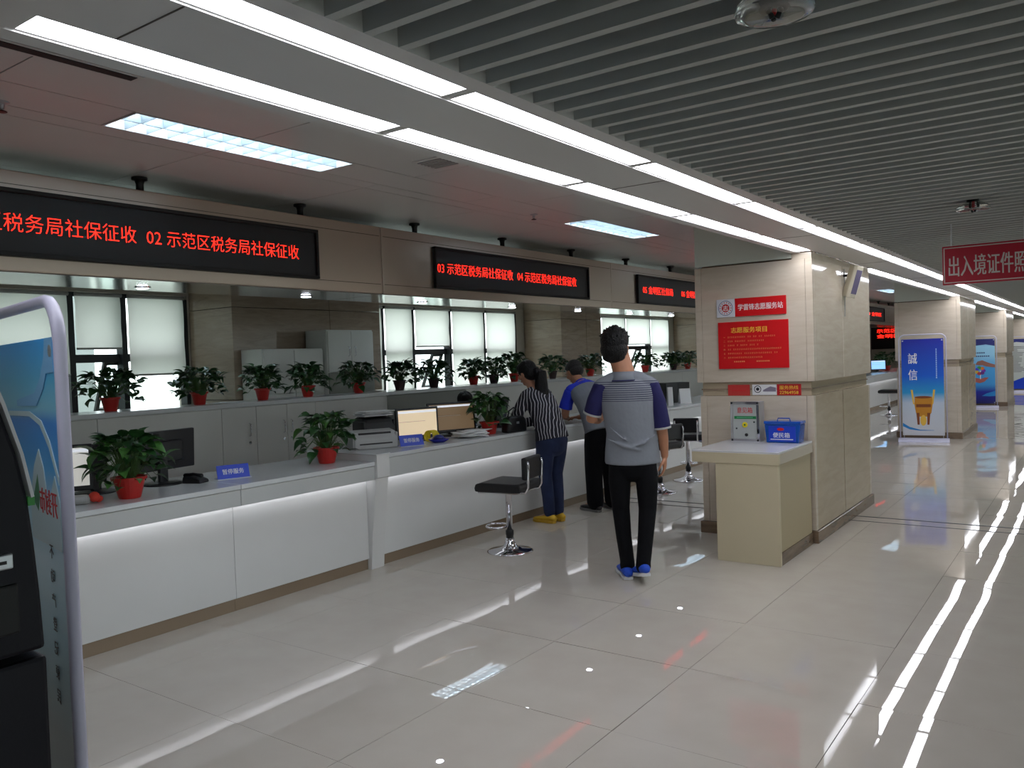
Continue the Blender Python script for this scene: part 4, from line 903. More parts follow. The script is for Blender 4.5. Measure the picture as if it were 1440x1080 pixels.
m_.build('small_lettering', mat('pale_blue_print', (170, 200, 235), rough=0.5), t)
gm = mat('bronze_gold_print', (196, 132, 34), rough=0.4); gm2 = mat('dark_bronze_print', (128, 66, 28), rough=0.4); gm3 = mat('bright_gold_print', (232, 186, 72), rough=0.4)
pz(MB(), [(-0.12, 0.72), (0.13, 0.72), (0.135, 0.60), (0.115, 0.46), (0.07, 0.40), (-0.06, 0.40), (-0.105, 0.46), (-0.125, 0.60)]).build('vessel_print', gm, t)
for sx in (-1, 1): pz(MB(), [(sx*0.125, 0.60), (sx*0.145, 0.60), (sx*0.175, 0.83), (sx*0.145, 0.83)], -0.0048).build('vessel_handle_print', gm3, t); pz(MB(), [(sx*0.055, 0.46), (sx*0.10, 0.46), (sx*0.085, 0.27), (sx*0.055, 0.27)], -0.0046).build('vessel_leg_print', gm2, t)
pz(MB(), ellpts(0.0, 0.34, 0.045, 0.085), -0.0052).build('vessel_leg_print', gm3, t); pz(MB(), ellpts(0.0, 0.71, 0.12, 0.02), -0.005).build('vessel_rim_print', gm2, t)
pz(MB(), [(-0.10, 0.60), (0.11, 0.60), (0.11, 0.55), (-0.10, 0.55)], -0.005).build('vessel_band_print', gm2, t)
pz(MB(), [(-0.298, 0.30), (-0.2, 0.235), (-0.05, 0.19), (0.15, 0.185), (0.15, 0.18), (-0.05, 0.175), (-0.2, 0.195), (-0.298, 0.245)]).build('swoosh_print', mat('sky_blue_print', (30, 130, 200), rough=0.4), t)
b2 = ramp_mat('banner_deep_blue', [(0.10, (14, 16, 96)), (0.38, (18, 30, 150)), (0.55, (60, 150, 214)), (0.95, (70, 160, 220)), (1.25, (150, 204, 232)), (1.45, (150, 204, 232)), (1.62, (60, 110, 200))])
t = banner_stand('blue banner with two cupped hands and a colourful tree', (-2.32, 22.35, 0), R_(6), 0.56, 1.63, b2, tr=0.0095)
pz(MB(), [(-0.28, 1.63), (0.28, 1.63), (0.28, 1.46), (0.1, 1.50), (-0.1, 1.48), (-0.28, 1.33)]).build('arch_print', M_navy, t)
hm = mat('hand_brown_print', (146, 96, 84), rough=0.5); hm2 = mat('hand_rose_print', (170, 92, 84), rough=0.5)
pz(MB(), [(-0.12, 1.03), (-0.08, 1.10), (0.02, 1.13), (0.14, 1.07), (0.28, 1.02), (0.28, 0.95), (0.1, 0.98), (0.02, 1.01), (-0.06, 1.01)]).build('upper_hand_print', hm, t)
pz(MB(), [(-0.28, 0.72), (-0.15, 0.72), (-0.02, 0.69), (0.08, 0.72), (0.15, 0.72), (0.06, 0.62), (-0.04, 0.585), (-0.16, 0.62), (-0.28, 0.65)]).build('lower_hand_print', hm2, t)
q = random.Random(6)
for k, c in enumerate([(120, 40, 170), (220, 120, 40), (60, 150, 60), (60, 60, 200), (200, 170, 50), (180, 50, 60), (90, 30, 120)]): pz(MB(), ellpts(-0.03+0.075*math.cos(k*0.9), 0.88+0.07*math.sin(k*0.9)*1.0, 0.045, 0.04, 12), -0.0046-0.0002*k).build('tree_print', mat('tree_print_%d' % k, c), t)
pz(MB(), [(-0.03, 0.68), (-0.015, 0.68), (-0.012, 0.88), (-0.03, 0.88)], -0.0046).build('trunk_print', M_wtxt, t)
m_ = MB()
for (x0, n_, z) in ((-0.25, 8, 1.29), (-0.24, 10, 1.21)):
    for k in range(n_): m_.box(x0+0.042*k, x0+0.03+0.042*k, -0.005, -0.003, z, z+0.028)
m_.build('small_lettering', M_navy, t)
pz(MB(), [(0.0, 0.28), (0.1, 0.34), (0.28, 0.40), (0.28, 0.28), (0.15, 0.27)]).build('wave_print', mat('sky_blue_print', (30, 130, 200)), t)
b3 = mat('banner_grey_white', (196, 200, 196), rough=0.4)
t = banner_stand('white banner of grey text lines with blue ends far down the row', (-2.10, 29.3, 0), R_(5), 0.60, 1.62, b3, tr=0.0095)
pz(MB(), [(-0.3, 1.62), (0.3, 1.62), (0.3, 1.49), (0.0, 1.53), (-0.3, 1.47)]).build('arch_print', M_navy, t); pz(MB(), [(-0.3, 0.10), (0.3, 0.10), (0.3, 0.50), (0.1, 0.42), (-0.3, 0.24)]).build('wave_print', M_bluep, t)
m_ = MB(); q = random.Random(2)
for k in range(18): m_.box(-0.24, -0.24+q.uniform(0.25, 0.46), -0.005, -0.003, 1.38-0.045*k, 1.393-0.045*k)
m_.build('small_lettering', M_ktxt, t)
# near banner beside the kiosk, seen from its printed back
b4 = ramp_mat('banner_sky_picture', [(0.09, (120, 132, 134)), (0.85, (128, 146, 150)), (1.05, (130, 184, 200)), (1.18, (170, 206, 218)), (1.30, (170, 212, 226)), (1.37, (50, 160, 222)), (1.46, (16, 128, 214)), (1.485, (118, 190, 214)), (1.54, (72, 178, 220)), (1.62, (20, 165, 245))])
P0 = Vector((-1.535, 0.735, 0)); dirv = Vector((-0.41, 0.085, 0)).normalized(); ctr = P0 + dirv*0.435
ang = math.atan2(-dirv.y, -dirv.x)
t = banner_stand('blue sky banner on a white tube frame with mirrored red characters', (ctr.x, ctr.y, 0), ang, 0.80, 1.62, b4, zb=0.09, tr=0.0118)
cl = mat('cloud_print', (186, 208, 212), rough=0.5)
pz(MB(), [(0.02, 1.475), (0.20, 1.478), (0.29, 1.462), (0.345, 1.425), (0.398, 1.36), (0.398, 1.345), (0.34, 1.41), (0.28, 1.452), (0.20, 1.468), (0.02, 1.465)]).build('arc_print', cl, t)
pz(MB(), [(0.10, 1.50), (0.25, 1.515), (0.30, 1.545), (0.335, 1.585), (0.345, 1.62), (0.398, 1.62), (0.398, 1.555), (0.345, 1.553), (0.32, 1.525), (0.26, 1.49), (0.10, 1.487)]).build('arc_print', mat('pale_arc_print', (120, 178, 220), rough=0.5), t)
pz(MB(), [(0.18, 1.30), (0.22, 1.37), (0.26, 1.405), (0.29, 1.37), (0.31, 1.31), (0.345, 1.33), (0.37, 1.36), (0.398, 1.31), (0.398, 1.22), (0.18, 1.22)], -0.0044).build('cloud_print', cl, t)
pz(MB(), [(0.20, 1.30), (0.245, 1.355), (0.255, 1.31), (0.24, 1.28)], -0.0046).build('leaf_print', M_green, t)
text('开封市', 0.125, 0.050, M_rtxt, t, (0.318, -0.0046, 1.305), depth=0.0008, bold=0.03, M0=Matrix.Diagonal((-1, 1, 1, 1)) @ rotmat('ny'))
for k, s_ in enumerate('不动产登记便民'):
    text(s_, 0.026, 0.026, M_ktxt, t, (0.322, -0.0046, 1.21-0.047*k), depth=0.0006, M0=Matrix.Diagonal((-1, 1, 1, 1)) @ rotmat('ny'), name='small_lettering')

# ------------------------------------------------------------------ self-service kiosk
t = thing('service_kiosk', 'dark self-service kiosk with silver card slot before the banner', 'kiosk', (-1.095, 0, 0))
prof = [(-0.30, 0.0), (0.487, 0.0), (0.489, 1.0), (0.490, 1.195), (-0.30, 1.195)]
MB().prism(prof, -0.62, 0.0, 'x').build('lower_cabinet', M_kiosk, t, bevel=0.006)
prof2 = [(-0.30, 1.203), (0.489, 1.203), (0.486, 1.278), (0.482, 1.342), (0.477, 1.397), (0.467, 1.452), (0.449, 1.515), (0.43, 1.57), (0.38, 1.68), (-0.30, 1.72)]
MB().prism(prof2, -0.62, 0.0, 'x').build('upper_cabinet', M_kiosk, t, bevel=0.006)
MB().prism([(0.479, 1.397), (0.469, 1.452), (0.451, 1.515), (0.432, 1.57), (0.382, 1.68), (0.386, 1.683), (0.436, 1.572), (0.455, 1.517), (0.473, 1.453), (0.483, 1.398)], -0.60, 0.002, 'x').build('screen_edge', mat('white_edge_trim', (206, 206, 210), rough=0.4), t)
box('green_status_light', mat('green_status', (40, 110, 50), emit=(50, 130, 50), estr=0.08), t, -0.03, 0.0, 0.476, 0.484, 1.387, 1.398)
box('card_slot', M_silver, t, -0.004, 0.006, 0.35, 0.453, 1.314, 1.333, bevel=0.002); box('slot_mouth', M_blackm, t, 0.004, 0.007, 0.36, 0.445, 1.321, 1.325)
f = MB(); f.box(-0.004, 0.003, 0.34, 0.459, 1.232, 1.294); f.build('dispensing_recess', M_blackm, t, bevel=0.003)
MB().box(-0.40, -0.1, 0.470, 0.474, 1.42, 1.44).build('screen_bezel', M_black, t)

# ------------------------------------------------------------------ people
def remesh(mb, name, m, parent, vox, smooth_n=4):
    me = mb.mesh(name); bm = bmesh.new(); bm.from_mesh(me); bmesh.ops.recalc_face_normals(bm, faces=bm.faces); bm.to_mesh(me); bm.free()
    o = bpy.data.objects.new(name, me); C.objects.link(o)
    r = o.modifiers.new('r', 'REMESH'); r.mode = 'VOXEL'; r.voxel_size = vox; r.use_smooth_shade = True
    s_ = o.modifiers.new('s', 'SMOOTH'); s_.iterations = smooth_n; s_.factor = 0.5
    dg = bpy.context.evaluated_depsgraph_get(); dg.update(); me2 = bpy.data.meshes.new_from_object(o.evaluated_get(dg))
    o.modifiers.clear(); o.data = me2; me2.name = name
    for p in me2.polygons: p.use_smooth = True
    me2.materials.clear(); me2.materials.append(m)
    if parent: o.parent = parent
    return o
def hand(mb, wrist, d, palm_n, size=1.0, curl=0.35, mirror=1):
    # wrist point, d: direction of hand, palm_n: palm normal (curl direction)
    W = Vector(wrist); d = Vector(d).normalized(); pn = Vector(palm_n); pn = (pn-d*pn.dot(d)).normalized(); sd = d.cross(pn)*mirror
    s = size
    mb.sweep([W-d*0.01, W+d*0.03*s, W+d*0.075*s, W+d*0.09*s], [(0.026*s, 0.018*s), (0.034*s, 0.016*s), (0.040*s, 0.014*s), (0.036*s, 0.011*s)], 12, sd)
    for i, (off, L_) in enumerate(((-0.030, 0.068), (-0.010, 0.078), (0.011, 0.072), (0.030, 0.056))):
        b = W+d*0.085*s+sd*off*s; dd_ = (d+sd*off*2.2).normalized(); pts = [b-dd_*0.02*s, b]; cur = dd_; p = b
        for j, f_ in enumerate((0.42, 0.32, 0.26)):
            a = curl*(0.6+0.5*j); cur = (cur*math.cos(a)+pn*math.sin(a)).normalized(); p = p+cur*L_*s*f_; pts.append(p)
        mb.sweep(pts, [0.0088*s, 0.0085*s, 0.008*s, 0.0075*s, 0.0065*s], 8, sd)
    b = W+d*0.03*s-sd*0.028*s; p1 = b+(d*0.5-sd*0.75+pn*0.3).normalized()*0.035*s; p2 = p1+(d*0.85-sd*0.3+pn*0.35).normalized()*0.030*s; p3 = p2+(d*0.9+pn*0.4).normalized()*0.022*s
    mb.sweep([W+d*0.02*s-sd*0.01*s, b, p1, p2, p3], [0.014*s, 0.013*s, 0.0105*s, 0.0095*s, 0.007*s], 8, d)
def head(mb, c, R, s=1.0):
    # c: head centre, R: rotation (local y = face direction)
    M_ = Matrix.Translation(c) @ R.to_4x4() @ Matrix.Scale(s, 4)
    def e(p, r): mb.ell((0, 0, 0), r, M=Matrix.Translation(M_ @ Vector(p)) @ R.to_4x4() @ Matrix.Scale(s, 4), n=20, m=14)
    e((0, -0.012, 0.025), (0.076, 0.095, 0.088)); e((0, 0.012, -0.04), (0.062, 0.072, 0.075)); e((0, 0.045, -0.085), (0.034, 0.034, 0.03))
    e((0, 0.095, -0.018), (0.013, 0.022, 0.014)); e((0, 0.086, 0.005), (0.010, 0.016, 0.03)); e((0, 0.082, -0.055), (0.024, 0.012, 0.012))
    for sx in (-1, 1): e((sx*0.032, 0.072, 0.028), (0.024, 0.014, 0.008)); e((sx*0.075, -0.005, -0.012), (0.010, 0.020, 0.032)); e((sx*0.045, 0.055, -0.02), (0.026, 0.026, 0.022))
    return M_
def face_bits(M_, R, s, parent):
    for sx in (-1, 1):
        m_ = MB().ell((0, 0, 0), (0.011, 0.006, 0.006), M=Matrix.Translation(M_ @ Vector((sx*0.032, 0.083, 0.012))) @ R.to_4x4() @ Matrix.Scale(s, 4), n=10, m=8); m_.build('eye', M_eye, parent, smooth=True)
        MB().ell((0, 0, 0), (0.020, 0.006, 0.004), M=Matrix.Translation(M_ @ Vector((sx*0.033, 0.084, 0.036))) @ R.to_4x4() @ Matrix.Scale(s, 4), n=10, m=6).build('eyebrow', M_hair, parent, smooth=True)
    MB().ell((0, 0, 0), (0.022, 0.007, 0.006), M=Matrix.Translation(M_ @ Vector((0, 0.091, -0.056))) @ R.to_4x4() @ Matrix.Scale(s, 4), n=12, m=8).build('mouth', M_lip2, parent, smooth=True)
def shoe(parent, heel, yaw_, pitch_, L_, wd, ht, m_up, m_sole):
    Mx = Matrix.Translation(heel) @ Matrix.Rotation(yaw_, 4, 'Z') @ Matrix.Rotation(pitch_, 4, 'X')
    u = MB(); prof = [(-0.01, 0.032, 0.055), (0.03, 0.038, 0.075), (0.09, 0.036, 0.062), (0.15, 0.044, 0.045), (0.21, 0.046, 0.034), (0.25, 0.034, 0.026), (0.27, 0.015, 0.018)]
    sc = L_/0.28
    pts = []; rad = []
    for y, a, b in prof: pts.append(Mx @ Vector((0, y*sc, 0.02+b*0.5*ht))); rad.append((a*wd, b*0.55*ht))
    u.sweep(pts, rad, 16, Mx.to_3x3() @ Vector((1, 0, 0)))
    u.ell((0, 0, 0), (0.036*wd, 0.045*sc, 0.05*ht), M=Mx @ Matrix.Translation((0, 0.035*sc, 0.065*ht)), n=14, m=10)
    o = remesh(u, 'shoe', m_up, parent, 0.007, 3)
    s_ = MB(); out = [(0.0, -0.022), (0.028, -0.012), (0.036, 0.03), (0.034, 0.1), (0.045, 0.17), (0.046, 0.215), (0.034, 0.255), (0.0, 0.278), (-0.034, 0.255), (-0.046, 0.215), (-0.045, 0.17), (-0.034, 0.1), (-0.036, 0.03), (-0.028, -0.012)]
    s_.prism([(x*wd*1.06, y*sc) for x, y in out], 0.0, 0.024, 'z'); s_.v = [tuple(Mx @ Vector(p)) for p in s_.v]
    s_.build('sole', m_sole, o, bevel=0.004)

# --- walking man, seen from behind
def walking_man():
    t = thing('person', 'man walking away in grey polo with navy sleeves and blue shoes', 'person', (-2.645, 5.08, 0), R_(31))
    Rh = Euler((R_(-3), R_(0), R_(-16))).to_matrix(); hc = Vector((-0.092, 0.03, 1.60))
    b = MB()
    Mh = head(b, hc, Rh, 1.1)
    b.sweep([(-0.03, -0.005, 1.36), (-0.045, 0.0, 1.44), (-0.07, 0.015, 1.54)], [(0.085, 0.07), (0.074, 0.068), (0.072, 0.066)], 16)
    b.sweep([(0, 0.02, 0.86), (0, 0.015, 1.0), (-0.012, 0.01, 1.15), (-0.025, 0.0, 1.28), (-0.03, -0.005, 1.37)], [(0.155, 0.11), (0.145, 0.10), (0.15, 0.105), (0.155, 0.10), (0.09, 0.07)], 24)
    RA = [(0.135, 0, 1.345), (0.172, -0.005, 1.22), (0.2, 0.0, 1.08), (0.218, 0.03, 0.95), (0.226, 0.055, 0.84)]
    b.sweep([(0.07, 0, 1.36)]+RA, [0.04, 0.048, 0.046, 0.041, 0.036, 0.026], 14)
    hand(b, (0.226, 0.058, 0.84), (-0.02, 0.10, -1), (-1, 0.3, 0), 1.0, 0.35, 1)
    LA = [(-0.195, 0, 1.345), (-0.236, 0.0, 1.24), (-0.272, 0.02, 1.115), (-0.23, 0.15, 1.10), (-0.16, 0.26, 1.13)]
    b.sweep([(-0.13, 0, 1.36)]+LA, [0.04, 0.048, 0.046, 0.042, 0.036, 0.026], 14)
    hand(b, (-0.16, 0.265, 1.13), (0.35, 0.9, 0.3), (0.3, -0.2, 1), 1.0, 0.5, -1)
    # legs (under the trousers)
    b.sweep([(-0.085, 0.02, 0.86), (-0.09, 0.035, 0.68), (-0.082, 0.055, 0.48), (-0.072, 0.03, 0.28), (-0.055, 0.0, 0.09)], [0.075, 0.068, 0.05, 0.048, 0.036], 14)
    b.sweep([(0.085, 0.02, 0.86), (0.09, 0.0, 0.68), (0.085, -0.01, 0.48), (0.062, -0.07, 0.30), (0.040, -0.135, 0.12)], [0.075, 0.068, 0.05, 0.048, 0.036], 14)
    b.sweep([(-0.055, 0.0, 0.085), (-0.055, 0.06, 0.055), (-0.05, 0.14, 0.04)], [0.032, 0.03, 0.022], 10); b.sweep([(0.040, -0.135, 0.115), (0.03, -0.07, 0.07), (0.02, 0.0, 0.045)], [0.032, 0.03, 0.022], 10)
    remesh(b, 'body', M_skin, t, 0.0062, 3)
    face_bits(Mh, Rh, 1.1, t)
    # short black hair
    h = MB(); M_ = Matrix.Translation(hc) @ Rh.to_4x4() @ Matrix.Scale(1.1, 4)
    h.ell((0, 0, 0), (0.090, 0.096, 0.088), M=M_ @ Matrix.Translation((0, -0.028, 0.046)), n=24, m=16); h.ell((0, 0, 0), (0.087, 0.074, 0.075), M=M_ @ Matrix.Translation((0, -0.044, -0.012)), n=24, m=16)
    h.ell((0, 0, 0), (0.074, 0.046, 0.040), M=M_ @ Matrix.Translation((0, -0.050, -0.058)), n=20, m=14); h.ell((0, 0, 0), (0.062, 0.055, 0.045), M=M_ @ Matrix.Translation((0.0, 0.035, 0.075)), n=20, m=14)
    q = random.Random(1)
    for i in range(90):
        a = q.uniform(0, 2*math.pi); e_ = q.uniform(0.25, 1.5); d = Vector((math.cos(a)*math.cos(e_), math.sin(a)*math.cos(e_), math.sin(e_)))
        p = Vector((0, -0.028, 0.046))+Vector((d.x*0.088, d.y*0.094, d.z*0.086)); h.sweep([M_ @ (p-d*0.01), M_ @ (p+d*0.004), M_ @ (p+d*0.013+Vector((0.004*q.uniform(-1, 1), 0.004*q.uniform(-1, 1), 0)))], [0.009, 0.007, 0.003], 5, (0.3, 0.6, 0.7))
    remesh(h, 'hair', M_hair, t, 0.0055, 2)
    # shirt torso
    s_ = MB()
    s_.sweep([(0.0, 0.03, 0.80), (0, 0.025, 0.90), (-0.002, 0.015, 1.02), (-0.012, 0.01, 1.14), (-0.022, 0.0, 1.25), (-0.028, -0.005, 1.32), (-0.03, -0.008, 1.375)], [(0.192, 0.138), (0.186, 0.132), (0.172, 0.122), (0.182, 0.128), (0.196, 0.128), (0.188, 0.118), (0.12, 0.088)], 32, caps=False)
    s_.sweep([(-0.205, 0, 1.335), (-0.12, 0, 1.372), (-0.03, 0, 1.392), (0.06, 0, 1.372), (0.145, 0, 1.335)], [0.055, 0.062, 0.066, 0.062, 0.055], 16, (0, 1, 0))
    # soft folds across the lower back
    for (p0, p1, r) in (((-0.17, -0.085, 0.98), (0.05, -0.118, 0.90), 0.013), ((-0.15, -0.095, 1.06), (-0.02, -0.125, 0.955), 0.010), ((0.15, -0.09, 1.0), (0.0, -0.122, 0.925), 0.011)):
        p0, p1 = Vector(p0), Vector(p1); s_.sweep([p0, p0.lerp(p1, 0.5)+Vector((0, -0.008, -0.012)), p1], [r*0.5, r, r*0.4], 8)
    remesh(s_, 'polo_shirt', M_yoke, t, 0.008, 3)
    c = MB(); c.lathe([(0.092, 1.375), (0.082, 1.40), (0.070, 1.435), (0.076, 1.437), (0.088, 1.405), (0.104, 1.370)], (-0.046, 0.0, 0), n=28); c.build('collar', M_grey, t, smooth=True)
    MB().lathe([(0.104, 1.372), (0.101, 1.380), (0.096, 1.380), (0.098, 1.372)], (-0.046, 0.0, 0), n=28).build('collar_trim', M_navyc, t, smooth=True)
    for nm, pts in (('r', [(0.095, 0, 1.352), (0.142, -0.002, 1.325), (0.175, -0.004, 1.22), (0.198, -0.004, 1.10), (0.206, -0.002, 1.035)]), ('l', [(-0.155, 0, 1.352), (-0.202, -0.002, 1.325), (-0.238, 0, 1.24), (-0.262, 0.012, 1.165), (-0.268, 0.016, 1.145)])):
        sl = MB(); sl.sweep(pts, [0.050, 0.062, 0.064, 0.062, 0.064], 18, caps=False); so_ = remesh(sl, 'sleeve', M_navyc, t, 0.008, 2)
        a, b_ = Vector(pts[-2]), Vector(pts[-1]); d = (b_-a).normalized(); MB().sweep([b_-d*0.012, b_+d*0.001], [0.0655, 0.0655], 24, caps=False).build('cuff', M_greyp, so_)
    # trousers
    p = MB()
    p.sweep([(0, 0.02, 0.78), (0, 0.02, 0.84), (0, 0.02, 0.88)], [(0.168, 0.118), (0.166, 0.116), (0.15, 0.105)], 24)
    p.sweep([(-0.088, 0.02, 0.82), (-0.092, 0.035, 0.67), (-0.088, 0.055, 0.48), (-0.075, 0.03, 0.28), (-0.058, 0.0, 0.12), (-0.058, 0.0, 0.085)], [(0.076, 0.098), (0.078, 0.092), (0.062, 0.072), (0.054, 0.064), (0.050, 0.060), (0.053, 0.062)], 18)
    p.sweep([(0.088, 0.02, 0.82), (0.094, 0.0, 0.67), (0.092, -0.012, 0.48), (0.068, -0.072, 0.30), (0.044, -0.132, 0.14), (0.042, -0.138, 0.115)], [(0.076, 0.098), (0.078, 0.092), (0.062, 0.072), (0.054, 0.064), (0.050, 0.060), (0.053, 0.062)], 18)
    remesh(p, 'trousers', M_trouser, t, 0.008, 3)
    shoe(t, (-0.058, -0.055, 0.002), R_(6), 0.0, 0.29, 1.08, 1.0, M_shoeb, M_sole)
    shoe(t, (0.052, -0.20, 0.062), R_(14), R_(-13), 0.29, 1.08, 1.0, M_shoeb, M_sole)
    ph = thing('mobile_phone', 'dark mobile phone held in front of the walking man', 'phone', (-2.69, 5.05, 0), R_(31))
    MB().box(-0.035, 0.035, -0.004, 0.004, -0.07, 0.07).build('phone_body', M_black, ph, bevel=0.003).matrix_local = Matrix.Translation((-0.075, 0.36, 1.195)) @ Matrix.Rotation(R_(-40), 4, 'X')
walking_man()

# --- woman leaning on the counter
def leaning_woman():
    t = thing('person', 'woman with ponytail in black and white striped blouse and jeans at counter', 'person', (-4.235, 6.47, 0), R_(80))
    Rh = Euler((R_(-22), 0, R_(4))).to_matrix(); hc = Vector((-0.01, 0.265, 1.405)); b = MB()
    Mh = head(b, hc, Rh, 0.95)
    b.sweep([(0, 0.15, 1.20), (0, 0.19, 1.26), (-0.005, 0.24, 1.33)], [(0.07, 0.055), (0.048, 0.048), (0.046, 0.048)], 14)
    b.sweep([(0, -0.02, 0.80), (0, 0.0, 0.92), (0, 0.06, 1.05), (0, 0.12, 1.16), (0, 0.155, 1.23)], [(0.15, 0.105), (0.125, 0.09), (0.135, 0.095), (0.145, 0.095), (0.09, 0.07)], 22)
    for sx in (-1, 1):
        b.sweep([(sx*0.09, 0.15, 1.215), (sx*0.145, 0.16, 1.19), (sx*0.19, 0.22, 1.04), (sx*0.19, 0.27, 0.955), (sx*0.13, 0.36, 0.925), (sx*0.07, 0.44, 0.905)], [0.042, 0.05, 0.04, 0.036, 0.03, 0.022], 14)
        hand(b, (sx*0.07, 0.445, 0.905), (-sx*0.35, 0.95, -0.08), (0, 0, -1), 0.9, 0.2, -sx)
        b.sweep([(sx*0.08, -0.02, 0.82), (sx*0.082, -0.01, 0.64), (sx*0.07, 0.0, 0.45), (sx*0.065, -0.02, 0.26), (sx*0.058, -0.025, 0.09)], [0.075, 0.066, 0.048, 0.044, 0.032], 14)
        b.sweep([(sx*0.058, -0.025, 0.08), (sx*0.058, 0.04, 0.05), (sx*0.06, 0.11, 0.035)], [0.03, 0.027, 0.02], 10)
    remesh(b, 'body', M_skin2, t, 0.0065, 3); face_bits(Mh, Rh, 0.95, t)
    M_ = Matrix.Translation(hc) @ Rh.to_4x4(); h = MB()
    h.ell((0, 0, 0), (0.086, 0.098, 0.09), M=M_ @ Matrix.Translation((0, -0.022, 0.036)), n=24, m=16); h.ell((0, 0, 0), (0.08, 0.07, 0.075), M=M_ @ Matrix.Translation((0, -0.05, -0.015)), n=24, m=16); h.ell((0, 0, 0), (0.066, 0.05, 0.045), M=M_ @ Matrix.Translation((0, 0.03, 0.072)), n=20, m=12)
    h.ell((0, 0, 0), (0.03, 0.03, 0.03), M=M_ @ Matrix.Translation((0, -0.125, -0.02)), n=14, m=10)
    h.sweep([M_ @ Vector((0, -0.11, -0.02)), M_ @ Vector((0.0, -0.165, -0.06)), Vector((0.0, 0.085, 1.225)), Vector((0.0, 0.035, 1.11)), Vector((0.0, 0.012, 1.01))], [0.03, 0.055, 0.07, 0.052, 0.015], 14)
    remesh(h, 'hair', M_hair, t, 0.0065, 3)
    s_ = MB()
    s_.sweep([(0, -0.035, 0.785), (0, -0.015, 0.88), (0, 0.04, 1.02), (0, 0.10, 1.13), (0, 0.14, 1.20), (0, 0.155, 1.235)], [(0.185, 0.135), (0.168, 0.125), (0.165, 0.122), (0.17, 0.12), (0.15, 0.10), (0.09, 0.075)], 28, caps=False)
    s_.sweep([(-0.15, 0.155, 1.2), (0, 0.165, 1.245), (0.15, 0.155, 1.2)], [0.05, 0.055, 0.05], 14, (0, 1, 0))
    for sx in (-1, 1): s_.sweep([(sx*0.13, 0.155, 1.195), (sx*0.185, 0.20, 1.07), (sx*0.2, 0.265, 0.955), (sx*0.14, 0.35, 0.93), (sx*0.09, 0.415, 0.915)], [0.062, 0.06, 0.056, 0.05, 0.045], 16)
    remesh(s_, 'blouse', M_zebra, t, 0.0085, 3)
    p = MB(); p.sweep([(0, -0.03, 0.74), (0, -0.02, 0.82), (0, -0.01, 0.90)], [(0.168, 0.128), (0.165, 0.122), (0.145, 0.105)], 22)
    for sx in (-1, 1): p.sweep([(sx*0.082, -0.03, 0.78), (sx*0.086, -0.012, 0.63), (sx*0.075, 0.0, 0.45), (sx*0.068, -0.02, 0.26), (sx*0.06, -0.025, 0.10)], [(0.088, 0.105), (0.08, 0.09), (0.062, 0.066), (0.056, 0.06), (0.052, 0.058)], 16)
    remesh(p, 'jeans', M_jeans, t, 0.009, 3)
    for sx in (-1, 1): shoe(t, (sx*0.06, -0.075, 0.002), R_(-4*sx), 0.0, 0.25, 0.95, 0.85, M_shoey, mat('gum_sole', (190, 150, 40), rough=0.6))
leaning_woman()

